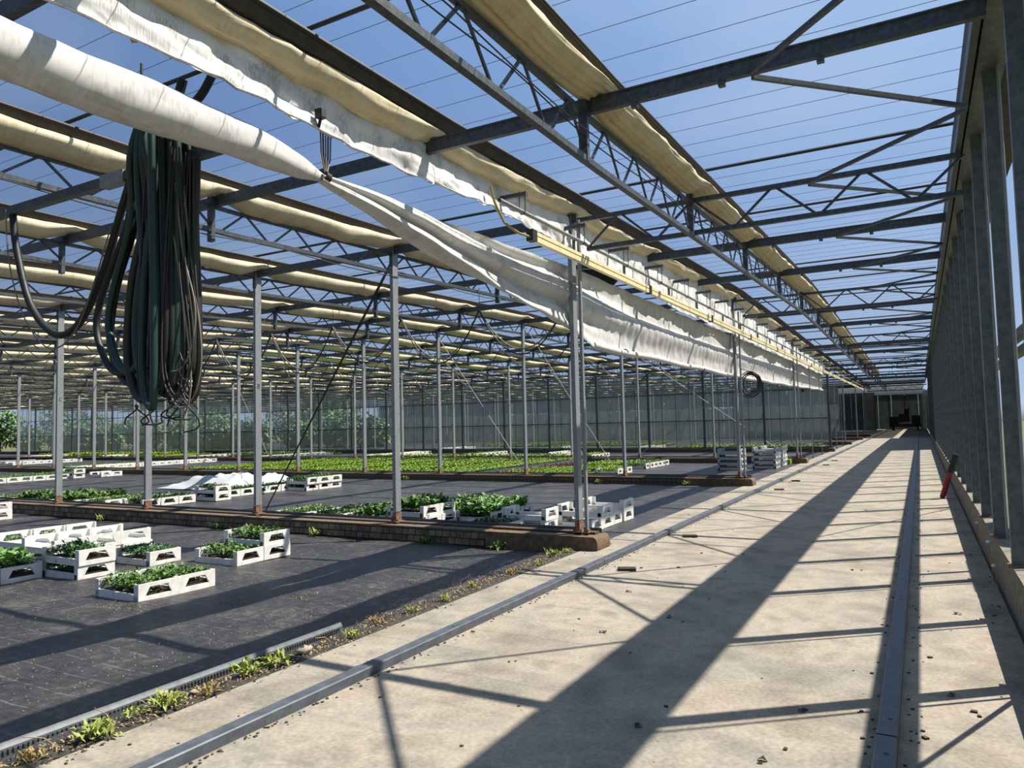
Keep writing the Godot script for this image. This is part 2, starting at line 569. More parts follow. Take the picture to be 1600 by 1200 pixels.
func low_walls() -> void:
	var names := ["wall_near", "wall_middle", "wall_far", "wall_back_base"]
	var labels := ["nearest low brick wall crossing the beds", "second low brick wall crossing the beds", "third low brick wall crossing the beds", "dark low base wall under the glass partition"]
	var bricks := [M.brick, M.brick2, M.brick3]
	var mesh_b := []
	for m in bricks:
		var b := BoxMesh.new()
		b.size = Vector3(0.109, 0.078, 0.05)
		b.material = m
		mesh_b.append(b)
	for r in 4:
		var z := Z1 - ROW * r
		var far: float = [-22.0, -44.0, -66.0, -84.0][r]
		var t := thing(names[r], labels[r], "wall", Vector3(0, 0, z))
		struct(t)
		var x0 := -5.25
		block("core", Vector3((far + x0) / 2, 0.01, 0.0), Vector3(x0 - far, 0.28, 0.40), M.mortar, t)
		block("coping", Vector3((far + x0) / 2, 0.162, 0.05), Vector3(x0 - far, 0.026, 0.34), M.brick3, t)
		block("steel_ledge", Vector3((far - 3.72) / 2, 0.187, -0.06), Vector3(-3.72 - far, 0.024, 0.16), M.ledge, t)
		bar("angle_edge", Vector3(far, 0.205, -0.15), Vector3(-3.7, 0.205, -0.15), 0.012, 0.06, M.dark_steel, t)
		# plain end beam with a rounded nose
		var s := st()
		var g := []
		for k in 9:
			var a := -PI / 2 + PI * k / 8
			g.append(Vector2(-3.66 + 0.06 * cos(a), 0.06 + 0.11 * sin(a)))
		var prof := [Vector2(x0, -0.05)]
		prof.append_array(g)
		prof.append(Vector2(x0, 0.17))
		s.set_smooth_group(-1)
		for k in prof.size():
			var a: Vector2 = prof[k]
			var b: Vector2 = prof[(k + 1) % prof.size()]
			quad(s, Vector3(a.x, a.y, 0.24), Vector3(b.x, b.y, 0.24), Vector3(b.x, b.y, -0.19), Vector3(a.x, a.y, -0.19))
		for k in range(1, prof.size() - 1):
			for e in [0.24, -0.19]:
				var tri := [prof[0], prof[k], prof[k + 1]] if e < 0 else [prof[0], prof[k + 1], prof[k]]
				for q in tri: s.add_vertex(Vector3(q.x, q.y, e))
		obj("end_beam", done(s, M.timber), t)
		if r == 0:
			for c in 2:
				for i in 138:
					var x := x0 - 0.06 - i * 0.1195 - (0.0 if c == 0 else 0.03)
					if x < -21.6: break
					var o := obj("brick", mesh_b[rng.randi() % 3], t)
					o.transform = Transform3D(Basis(Vector3.UP, rng.randf_range(-0.02, 0.02)), Vector3(x, 0.098 - c * 0.092, 0.195 + rng.randf_range(-0.006, 0.006)))
		else:
			s = st()
			var n := int((x0 - far) / 0.1195)
			for c in 2:
				for i in mini(n, 330):
					add_box(s, Transform3D(Basis.from_scale(Vector3(0.107, 0.078, 0.05)), Vector3(x0 - 0.06 - i * 0.1195, 0.098 - c * 0.092, 0.195)))
			obj("brickwork", done(s, M.brick3), t).set_meta("kind", "stuff")

# ---------------------------------------------------------------- steel frame
func posts() -> void:
	var rows := ["nearest", "second", "third"]
	var last := [6, 11, 17]
	for r in 3:
		var z := Z1 - ROW * r
		for k in last[r] + 1:
			var x: float = XA - BAY * k
			var top := 4.40 + rise(z)
			var where := "standing beside the path" if k == 0 else "%s from the path" % ord_word(k)
			var t := thing("steel_post", "grey steel post in the %s post row, %s" % [rows[r], where], "post", Vector3(x, 0.19, z), 0, "roof posts")
			block("shaft", Vector3(0, (top - 0.19) / 2 + 0.08, 0), Vector3(0.058, top - 0.35, 0.125), M.steel, t)
			block("rusty_foot", Vector3(0, 0.07, 0), Vector3(0.064, 0.15, 0.132), M.rust, t)
			var bp := block("base_plate", Vector3(0, 0.012, 0), Vector3(0.13, 0.02, 0.2), M.rust, t)
			if r == 0:
				for e in [-0.38, 0.38]: block("bolt", Vector3(e, 1.0, 0.3), Vector3(0.15, 1.0, 0.1), M.dark_steel, bp)
			block("head_plate", Vector3(0, top - 0.35, 0), Vector3(0.05, 0.34, 0.15), M.dark_steel, t)
			if r == 0 and k in [2, 4]:
				var tm := TextMesh.new()
				tm.text = "B" if k == 2 else "C"
				tm.font_size = 16
				tm.pixel_size = 0.0065
				tm.depth = 0.002
				tm.material = M.mark
				var o := obj("painted_letter", tm, t)
				o.transform = Transform3D(Basis(Vector3.UP, PI / 2), Vector3(0.030, 2.19, 0))
		# slim second post on the path side
		var t := thing("slim_post", "slim grey upright beside the path post of the %s row" % rows[r], "post", Vector3(-3.815, 0.19, z + 0.06), 0, "slim uprights along the path")
		block("shaft", Vector3(0, 2.05, 0), Vector3(0.035, 4.1, 0.05), M.steel, t)
		block("foot_clip", Vector3(0, 0.03, 0), Vector3(0.06, 0.05, 0.08), M.rust, t)
	for j in [1, 2, 4, 5]:      # more slim uprights farther along the path
		var z := row_z(6 + j)
		var t := thing("slim_post", "thin upright under the yellow rail, %s of the distant ones" % ord_word([1, 2, 4, 5].find(j)), "post", Vector3(-3.82, 0.0, z), 0, "slim uprights along the path")
		block("shaft", Vector3(0, 1.86, 0), Vector3(0.03, 3.72, 0.03), M.steel, t)
		block("foot_clip", Vector3(0, 0.03, 0), Vector3(0.06, 0.05, 0.06), M.rust, t)

func beams() -> void:
	for j in range(-2, 19):
		var z := row_z(j)
		var y := 4.33 + rise(z)
		var on_row := posmod(j, 3) == 0
		var far: float = clampf(-14.0 + z * 2.1, -80.0, -18.0)
		var n: int = j + 2
		var t := thing("cross_beam", "grey steel beam across the open roof, %s from the camera" % ord_word(n), "beam", Vector3(0, 0, z), 0, "cross beams of the roof")
		if on_row:
			bar("beam_left", Vector3(far, y, 0), Vector3(-3.85, y, 0), 0.06, 0.12, M.dark_steel, t)
			# lattice over the path
			bar("top_chord", Vector3(-3.85, y - 0.03, 0), Vector3(0.5, y - 0.03, 0), 0.05, 0.055, M.dark_steel, t)
			bar("bottom_chord", Vector3(-3.72, y - 0.43, 0), Vector3(0.5, y - 0.43, 0), 0.05, 0.055, M.dark_steel, t)
			var up := false
			var x := -3.72
			for i in 9:
				var x2 := x + 0.475
				var a := Vector3(x, y - (0.43 if not up else 0.03), 0)
				var b := Vector3(x2 - 0.03, y - (0.03 if not up else 0.43), 0)
				if i < 9: bar("web_bar", a, b, 0.02, 0.028, M.dark_steel, t)
				up = not up
				x = x2
		else:
			bar("beam", Vector3(far, y, 0), Vector3(0.5, y, 0), 0.055, 0.115, M.dark_steel, t)
			bar("top_flange", Vector3(-3.9, y + 0.062, 0), Vector3(0.48, y + 0.062, 0), 0.085, 0.012, M.dark_steel, t)
		# hanger plates where the lattice girders carry the beam
		var k := -1
		while k < 12:
			var gx := girder_x(k)
			if gx > far and k != 0 and not (on_row and k >= 0):
				block("hanger_plate", Vector3(gx, y - 0.20, 0.05), Vector3(0.075, 0.54, 0.05), M.dark_steel, t)
			k += 1
		if not on_row:
			for k2 in 3:
				block("clip", Vector3(-1.9 + k2 * 0.7, y - 0.075, 0), Vector3(0.05, 0.04, 0.05), M.dark_steel, t)
	# braces that zigzag between the right wall and the beams
	for j in range(-3, 12):
		var zm := (row_z(j) + row_z(j + 1)) / 2.0
		var ym := 4.24 + rise(zm)
		for e in 2:
			var zb := row_z(j + e)
			var a := Vector3(0.47, ym, zm + (0.03 if e == 0 else -0.03))
			var b := Vector3(-0.98, 4.27 + rise(zb), zb + (-0.04 if e == 0 else 0.04))
			var t := bar("roof_brace", a, b, 0.034, 0.034, M.dark_steel)
			tag(t, "slanting steel brace from right wall to %s cross beam, %s side" % [ord_word(j + e + 2) if j + e + 2 >= 0 else "the overhead", ["far", "near"][e]], "brace", "roof braces along the right wall")
	# thin drive tubes over the gutters
	var i := 0
	var z := -1.4
	while z > -48.0:
		if absf(z + 6.4) > 0.5:
			var o := rod("drive_tube", Vector3(clampf(-14.0 + z * 2.1, -80.0, -18.0), 4.70 + rise(z), z), Vector3(0.48, 4.70 + rise(z), z), 0.018, M.cable_dark)
			tag(o, "thin dark drive tube over the gutters, %s from the camera" % ord_word(i), "tube", "drive tubes over the roof")
			i += 1
		z -= 2.52
	# thin wires that carried the roof film
	z = -0.8
	while z > -42.0:
		var o := rod("roof_wire", Vector3(clampf(-14.0 + z * 2.1, -80.0, -18.0), 4.64 + rise(z), z), Vector3(0.48, 4.64 + rise(z), z), 0.0026, M.wire, null, 4)
		tag(o, "thin wire stretched straight across the open roof", "wire", "thin roof wires")
		z -= 0.465

func line_x(k: int) -> float:      # gutter lines; -1 runs over the path
	return -2.24 if k < 0 else -3.88 - BAY * k

func girder_x(k: int) -> float:
	return line_x(k) - (0.09 if k != 0 else 0.19)

func girders() -> void:
	for k in range(-1, 20):
		if k == 0: continue      # posts carry the gutter beside the path
		var x := girder_x(k)
		var z0 := 0.6 if k < 3 else -1.5
		var z1 := -47.5
		var label := "lattice girder over the path" if k < 0 else "lattice girder, %s one left of the white curtain" % ord_word(k - 1)
		var t := thing("lattice_girder", label, "girder", Vector3(x, 0, 0), 0, "lattice girders along the gutters")
		var yb := 3.875 if k < 0 else 3.99
		var stuff := st()
		var rest := 0
		for chord in 2:
			var y := yb if chord == 0 else 4.265
			var s := st()
			var g := []
			var z := z0
			while z > z1:
				g.append(z)
				z -= ROW / 3.0
			for i in g.size() - 1:
				add_box(s, bar_xform(Vector3(0, y + rise(g[i]), g[i]), Vector3(0, y + rise(g[i + 1]), g[i + 1]), 0.06 if chord == 0 else 0.045, 0.05 if chord == 0 else 0.04))
			obj(["bottom_chord", "top_chord"][chord], done(s, M.dark_steel), t)
		var step := ROW / 25.0
		var i := 0
		var z := z0
		while z > z1:
			var za := z
			var zb := z - step + 0.04
			var a := Vector3(0, (yb if i % 2 == 0 else 4.26) + rise(za), za)
			var b := Vector3(0, (4.26 if i % 2 == 0 else yb) + rise(zb), zb)
			var d := Vector2(x, za).length()
			if d < 17.0:
				bar("web_bar", a, b, 0.016, 0.024, M.dark_steel, t)
			else:
				add_box(stuff, bar_xform(a, b, 0.016, 0.024))
				rest += 1
			z -= step
			i += 1
		if rest:
			obj("distant_web", done(stuff, M.dark_steel), t).set_meta("kind", "stuff")

# folded roof film hanging under each gutter
func film_section(k: int, zs: Array) -> Array:
	var g := []
	var n := noise(0.9, 200 + k, 3)
	var m := noise(0.25, 260 + k, 2)
	var wide := 0.145 if k < 0 else (0.098 if k == 0 else 0.122)
	for z in zs:
		var near := 99.0
		for j in range(-3, 26):
			near = minf(near, absf(z - row_z(j)))
		var pinch := exp(-pow(near / 0.20, 2.0))
		var hgt: float = ((0.150 if k < 1 else 0.190) + 0.035 * m.get_noise_1d(z * 3.0) + 0.03 * n.get_noise_1d(z * 2.0)) * (1.0 - 0.16 * pinch)
		hgt = lerpf(hgt, 0.06, pinch * 0.9)
		var sway := 0.03 * n.get_noise_2d(z * 0.8, 7.0)
		var ring := []
		var N := 64 if k < 0 else (32 if k < 1 else 18)
		for q in N:
			var a := TAU * q / N
			var cx := cos(a)
			var sy := sin(a)
			var fold := (0.009 * sin(a * 15.0 + 1.2 * n.get_noise_1d(z * 0.4)) if k < 0 else 0.008 * sin(a * 5.0 + 1.5 * n.get_noise_1d(z * 0.5))) * (1.0 if sy < 0.2 else 0.3)
			var crease := 0.016 * n.get_noise_3d(cx * 1.2, sy * 1.2, z * 1.1) + 0.022 * maxf(0.0, n.get_noise_3d(cx * 1.6 + 9.0, sy * 1.6, z * 3.0))
			var px := cx * (wide + crease) + sway + (0.015 if k < 0 else (-0.032 if k == 0 else 0.0))
			var py := 4.475 - hgt * 0.5 + sy * (hgt * 0.5 + fold + crease)
			# the pack leans: its right flank sits higher than its left
			py += 0.035 * cx
			ring.append(Vector3(px, py + rise(z), z))
		g.append(ring)
	return g

func films() -> void:
	for k in range(-1, 25):
		var x := line_x(k)
		var z0 := 0.8 if k < 3 else -1.5
		var z1 := -52.0 if k < 0 else (-74.0 if k < 14 else -52.0)
		var step := 0.16 if k < 2 else (0.3 if k < 6 else 0.7)
		var label := "folded cream roof film hanging under the gutter over the path" if k < 0 else ("folded cream roof film above the white valance" if k == 0 else "folded cream roof film under the %s gutter left of the path" % ord_word(k))
		var t := thing("film_pack", label, "roof film", Vector3(x, 0, 0), 0, "packs of folded roof film")
		var zs := []
		var z := z0
		while z > z1:
			zs.append(z)
			z -= step * (1.0 if z > -25.0 else 2.5)
		if k >= 2:      # farther packs: fewer rings, each beam still gets one
			zs.clear()
			var parts := 9 if k < 6 else 5
			var q := -2 * parts
			while true:
				z = Z1 - q * ROW / (3.0 * parts)
				if z < z1: break
				if z < z0 and (z > -30.0 or posmod(q, parts) in [0, 2, parts - 2]): zs.append(z)
				q += 1
		var g := film_section(k, zs)
		var s := st()
		add_grid(s, g, true)
		obj("film", done(s, M.film, true), t)
		# straps
		if k < 4:
			for j in range(-2, 8):
				var zb := row_z(j) + 1.4
				block("strap", Vector3(0.0, 4.44 + rise(zb), zb), Vector3(0.012, 0.14, 0.02), M.dark_steel, t)
		# gutter
		var gt := thing("roof_gutter", "dark gutter over the path's folded film" if k < 0 else ("dark gutter above the white valance line" if k == 0 else "dark gutter, %s line left of the path" % ord_word(k)), "gutter", Vector3(x, 0, 0), 0, "dark roof gutters")
		s = st()
		var prof := [Vector2(-0.10, 0.11), Vector2(-0.085, 0.03), Vector2(-0.03, 0.0), Vector2(0.04, 0.0), Vector2(0.10, 0.03), Vector2(0.12, 0.115), Vector2(0.13, 0.12), Vector2(0.13, 0.105), Vector2(0.115, 0.10)]
		g = []
		z = z0
		while z > z1:
			var r := []
			for p in prof: r.append(Vector3(p.x * (1.0 if k < 1 else 0.7), 4.475 + p.y * (0.95 if k < 1 else 0.8) + rise(z), z))
			g.append(r)
			z -= ROW / 6.0
		add_grid(s, g)
		obj("trough", done(s, M.gutter), gt)
		s = st()
		g = []
		z = z0
		while z > z1:
			var ex := 0.0 if k < 1 else -0.04
			var ey := rise(z) - (0.004 if k < 1 else 0.022)
			g.append([Vector3(0.09 + ex, 4.595 + ey, z), Vector3(0.135 + ex, 4.608 + ey, z), Vector3(0.14 + ex, 4.585 + ey, z), Vector3(0.12 + ex, 4.567 + ey, z)])
			z -= ROW / 6.0
		add_grid(s, g, true)
		obj("rubber_edge", done(s, M.black), gt)

# ---------------------------------------------------------------- right wall
func right_wall() -> void:
	var curb := thing("wall_right", "concrete curb under the row of steel columns", "curb", Vector3(0, 0, 0))
	struct(curb)
	var z := 2.0
	var i := 0
	while z > -62.0:
		var l := 1.617
		block("curb_block", Vector3(0.665, 0.18, z - l / 2), Vector3(0.18, 0.44, l - 0.012), M.curb, curb)
		z -= l
		i += 1
	for c in 37:
		var zc := -2.12 - 1.608 * c
		var t := thing("wall_column", "dark steel column of the right wall, %s from the camera" % ord_word(c), "column", Vector3(0.575, 0.40, zc), 0, "columns of the right wall")
		block("web", Vector3(0.056, 2.02, 0), Vector3(0.112, 4.04, 0.012), M.wall_steel, t)
		block("flange", Vector3(0.004, 2.02, -0.03), Vector3(0.008, 4.04, 0.07), M.wall_steel, t)
		block("flange", Vector3(0.108, 2.02, -0.03), Vector3(0.008, 4.04, 0.07), M.wall_steel, t)
		block("base_plate", Vector3(0.056, 0.008, -0.02), Vector3(0.17, 0.014, 0.13), M.rust, t)
		rod("glazing_bar", Vector3(0.10, 0.0, 0.075), Vector3(0.10, 4.02, 0.075), 0.012, M.steel, t, 6)
	for e in 2:
		var wb := rod("wall_brace", Vector3(0.64, 0.42, -5.25 - 9.65 * e), Vector3(0.64, 4.38, -1.95 - 9.65 * e), 0.016, M.dark_steel, null, 8)
		tag(wb, ["slanting brace rod between the nearest wall columns", "slanting brace rod between wall columns past the first post row"][e], "brace", "wall brace rods")
	var t := thing("eaves_gutter", "brown-grey eaves gutter on top of the right wall", "gutter")
	bar("gutter_box", Vector3(0.755, 4.56, 2.0), Vector3(0.755, 4.56, -62.0), 0.60, 0.20, M.gutter, t)
	bar("inner_angle", Vector3(0.478, 4.40, 2.0), Vector3(0.478, 4.40, -62.0), 0.05, 0.12, M.dark_steel, t)
	bar("top_plate", Vector3(0.63, 4.42, 2.0), Vector3(0.63, 4.42, -62.0), 0.2, 0.06, M.wall_steel, t)
	t = thing("outside_rail", "double dark rail running outside the right wall", "rail")
	bar("rail", Vector3(1.06, 2.52, 2.0), Vector3(1.06, 2.52, -62.0), 0.10, 0.10, M.dark_steel, t)
	bar("rail", Vector3(1.06, 2.32, 2.0), Vector3(1.06, 2.32, -62.0), 0.10, 0.08, M.hose_green, t)
	for j in 10:
		block("upright", Vector3(1.06, 1.15, -3.0 - j * 6.4), Vector3(0.05, 2.5, 0.04), M.dark_steel, t)
	# low pale stack of material outside
	t = thing("outside_bin", "grey domed bin standing outside the right wall", "bin", Vector3(1.75, -0.3, -9.4))
	block("body", Vector3(0, 0.95, 0), Vector3(1.0, 1.9, 1.6), M.pale_wall, t)
	var cy := rod("lid", Vector3(0, 1.9, -0.8), Vector3(0, 1.9, 0.8), 0.5, M.curb, t, 16)
	cy.scale.y *= 1.0

# ---------------------------------------------------------------- cloths along the path's left side
func curtain() -> void:
	var t := thing("side_curtain", "long white side curtain, rolled and tied at its near end", "curtain", Vector3(-4.05, 0, 0))
	var n := noise(0.9, 301, 3)
	# rolled near end
	var s := st()
	var g := []
	var z := 0.6
	while z > -4.34:
		var k: float = lin([[-4.34, 0.16], [-4.24, 0.20], [-4.0, 0.55], [-3.6, 0.82], [-2.8, 1.0], [1.0, 1.0]], z)
		var ring := []
		for q in 24:
			var a := TAU * q / 24
			var w: float = n.get_noise_3d(cos(a) * 1.2, sin(a) * 1.2, z * 1.6)
			var r := 1.0 + 0.10 * w
			# a lap of the roll stands proud along the upper flank
			if a > 0.35 and a < 1.15: r += 0.10
			ring.append(Vector3(cos(a) * 0.115 * k * r, 3.605 + lin([[-4.3, -0.01], [-3.5, 0.03], [-2.5, 0.0], [1.0, -0.01]], z) + sin(a) * 0.152 * k * r, z))
		g.append(ring)
		z -= 0.06
	add_grid(s, g, true)
	obj("rolled_end", done(s, M.curtain, true), t)
	# the bunched and then hanging sheet
	s = st()
	g = []
	z = -4.20
	while z > -38.0:
		var top: float = lin([[-38.0, 3.76], [-12.0, 3.72], [-9.0, 3.74], [-7.3, 3.68], [-6.0, 3.66], [-5.0, 3.68], [-4.5, 3.65], [-4.2, 3.62]], z)
		var bot: float = lin([[-38.0, 2.92], [-28.0, 2.78], [-19.0, 2.68], [-9.6, 2.68], [-9.1, 2.80], [-8.1, 2.95], [-6.6, 3.15], [-5.2, 3.36], [-4.5, 3.50], [-4.2, 3.56]], z)
		var open := clampf((-z - 8.8) / 2.5, 0, 1)
		var row := []
		var N := 34
		for q in N + 1:
			var v := float(q) / N
			var y := lerpf(top, bot, v)
			var amp: float = 0.055 * clampf((-z - 4.2) / 1.2, 0.25, 1.0)
			var ph: float = v * 12.0 + 0.35 * z + 1.6 * n.get_noise_2d(z * 0.25, 3.0)
			var f1 := (sin(ph) + 0.35 * sin(ph * 2.3 + 1.0)) * amp * (1.0 - open)
			f1 += 0.05 * sin(v * PI) * (1.0 - open)
			# open part: flat upper sheet, a swag under it and a rolled hem
			var f2 := 0.10 * smoothstep(0.36, 0.50, v) * (1.0 - 0.75 * smoothstep(0.52, 0.80, v)) + 0.010 * sin(v * 9.0 + z * 0.3)
			f2 += 0.008 * sin(z * 21.0 + v * 5.0 + 3.0 * n.get_noise_1d(z)) * smoothstep(0.42, 0.6, v) * (1.0 - smoothstep(0.74, 0.85, v))
			f2 += 0.010 * n.get_noise_2d(z * 0.7, v * 3.0)
			for r in 4:
				f2 -= 0.03 * exp(-pow((z - (Z1 - ROW * r)) / 0.25, 2.0)) * v
			row.append(Vector3(f1 + f2 * open, y + 0.015 * n.get_noise_2d(z * 1.3, v), z))
		g.append(row)
		z -= 0.07 if z > -20.0 else 0.16
	add_grid(s, g)
	obj("hanging_sheet", done(s, M.curtain, true), t)
	s = st()
	var pts := []
	z = -9.6
	while z > -38.0:
		var bot: float = lin([[-38.0, 2.92], [-28.0, 2.78], [-19.0, 2.68], [-9.6, 2.68]], z)
		pts.append(Vector3(0.03, bot + 0.03 + 0.012 * sin(z * 1.9), z))
		z -= 0.3
	add_tube(s, pts, 0.05, 10)
	obj("hem_roll", done(s, M.curtain, true), t)
	for i in 5:      # tie straps
		var zt: float = [-4.26, -10.9, -15.6, -22.0, -31.0][i]
		var r := [0.045, 0.06, 0.06, 0.06, 0.06]
		rod("tie", Vector3(0.02, 3.61 if i == 0 else 2.71, zt + 0.025), Vector3(0.02, 3.60 if i == 0 else 2.71, zt - 0.025), r[i], M.black, t, 10)
	# rope that holds the tied end up
	var ro := thing("tie_rope", "bundle of dark ropes holding the tied curtain end", "rope", Vector3(-4.03, 3.62, -4.26))
	for i in 5:
		s = st()
		var x := -0.04 + 0.02 * i
		add_tube(s, [Vector3(0.0, -0.02, 0), Vector3(x * 0.7, 0.16, 0.04 * (i - 2)), Vector3(x, 0.34, 0.05 * (i - 2)), Vector3(x, 0.62, 0.06 * (i - 2))], 0.007, 5)
		obj("rope", done(s, M.cable_dark if i % 2 else M.cable), ro)

func valance() -> void:
	var n := noise(0.9, 311, 3)
	for part in 2:
		var zA: float = [0.8, -5.60][part]
		var zB: float = [-5.66, -38.0][part]
		var t := thing("cloth_valance", ["near stained white cloth hanging under the gutter", "long torn white cloth hanging behind the yellow rail"][part], "cloth", Vector3(-3.955, 0, 0), 0, "white cloths under the gutter")
		var s := st()
		var g := []
		var z := zA
		while z > zB:
			var top := 4.36 + rise(z)
			var bot: float = lin([[-38.0, 3.62], [-14.0, 3.70], [-10.5, 3.82], [-9.0, 3.86], [-7.2, 3.95], [-5.66, 3.90], [-4.0, 3.905], [0.8, 3.92]], z)
			bot += 0.025 * n.get_noise_2d(z * 4.0, 1.0) + 0.012 * n.get_noise_2d(z * 17.0, 5.0)
			if part == 1: bot += 0.05 * maxf(0.0, n.get_noise_2d(z * 2.0, 9.0))
			var row := []
			for q in 15:
				var v := q / 14.0
				var x := 0.035 * sin(z * 2.1 + v * 2.0) * v + 0.03 * n.get_noise_2d(z * 1.4, v * 2.5) + 0.03 * v * v
				x += 0.02 * n.get_noise_2d(z * 6.0, v * 4.0) * v
				row.append(Vector3(x, lerpf(top, bot, v), z))
			g.append(row)
			z -= 0.06 if z > -16.0 else 0.16
		add_grid(s, g)
		obj("sheet", done(s, M.white_cloth, true), t)
		s = st()
		var pts := []
		for i in range(0, g.size(), 2): pts.append(g[i][14] + Vector3(0.006, 0.012, 0))
		add_tube(s, pts, 0.009, 5)
		obj("hem_cord", done(s, M.white_cloth, true), t)
	var o := block("beige_patch", Vector3(-3.955, 4.03, -2.62), Vector3(0.006, 0.17, 0.20), M.film)
	o.rotation.x = 0.5
	tag(o, "beige tape patch stuck on the near stained valance", "patch")
	var c := thing("cable_box", "small black cable box fixed to the stained valance", "box", Vector3(-3.90, 4.02, -4.07))
	block("body", Vector3.ZERO, Vector3(0.06, 0.07, 0.06), M.black, c)
	rod("gland", Vector3(0, -0.035, 0), Vector3(-0.02, -0.10, 0.0), 0.012, M.black, c)
	block("lid", Vector3(0.033, 0, 0), Vector3(0.008, 0.062, 0.052), M.cable_dark, c)

func rail_line() -> void:
	var t := thing("power_rail", "cream yellow conductor rail hanging beside the white curtain", "rail", Vector3(-3.72, 3.73, 0))
	var z := -7.25
	var i := 0
	while z > -62.0:
		var l := 4.0
		bar("rail_length", Vector3(0, 0, z), Vector3(0, 0, z - l + 0.02), 0.06, 0.11, M.yellow, t)
		bar("groove_strip", Vector3(0.0312, 0.01, z), Vector3(0.0312, 0.01, z - l + 0.02), 0.004, 0.006, M.rust, t)
		if i: block("joint_box", Vector3(0, 0, z), Vector3(0.085, 0.135, 0.10), M.black, t)
		for e in [1.1, 2.9]:
			block("hanger", Vector3(0.0, 0.075, z - e), Vector3(0.035, 0.26, 0.022), M.dark_steel, t)
		z -= l
		i += 1
	var cap := obj("end_cap", unit_box(M.black), t)
	cap.transform = Transform3D(Basis.from_scale(Vector3(0.085, 0.13, 0.11)), Vector3(0, 0, -7.20))
	var s := st()
	add_tube(s, [Vector3(0, -0.02, -7.15), Vector3(-0.03, -0.02, -6.95), Vector3(-0.10, 0.06, -6.75), Vector3(-0.14, 0.26, -6.62), Vector3(-0.16, 0.42, -6.58)], 0.014, 7)
	obj("feed_cable", done(s, mat(srgb(150, 132, 70), 0.5), true), t)
	t = thing("support_pipe", "grey pipe above the yellow conductor rail", "pipe", Vector3(-3.70, 3.94, 0))
	rod("pipe", Vector3(0, 0, -6.45), Vector3(0, 0, -62.0), 0.024, M.steel, t, 10)
	rod("open_end", Vector3(0, 0, -6.44), Vector3(0, 0, -6.452), 0.020, M.black, t, 10)
	for j in 22:
		var zb := -6.95 - j * 1.617
		var y := 4.16 + rise(zb) * 0.6
		var b := thing("pipe_bracket", "short dark bracket arm over the grey pipe, %s along" % ord_word(j), "bracket", Vector3(-3.70, 3.94, zb), 0, "bracket arms over the grey pipe")
		bar("arm", Vector3(-0.28, y - 3.94, 0), Vector3(0.06, y - 3.94, 0), 0.05, 0.045, M.dark_steel, b)
		var u := st()
		add_tube(u, [Vector3(-0.035, y - 3.90, 0), Vector3(-0.035, 0.0, 0), Vector3(-0.02, -0.03, 0), Vector3(0.02, -0.03, 0), Vector3(0.035, 0.0, 0), Vector3(0.035, y - 3.90, 0)], 0.006, 5)
		obj("u_bolt", done(u, M.dark_steel), b)

# ---------------------------------------------------------------- hoses and cables
func smooth_path(p: Array, n := 4) -> Array:
	var r := []
	for i in p.size() - 1:
		var a: Vector3 = p[maxi(i - 1, 0)]
		var d: Vector3 = p[mini(i + 2, p.size() - 1)]
		for k in n:
			r.append((p[i] as Vector3).cubic_interpolate(p[i + 1], a, d, float(k) / n))
	r.append(p[-1])
	return r

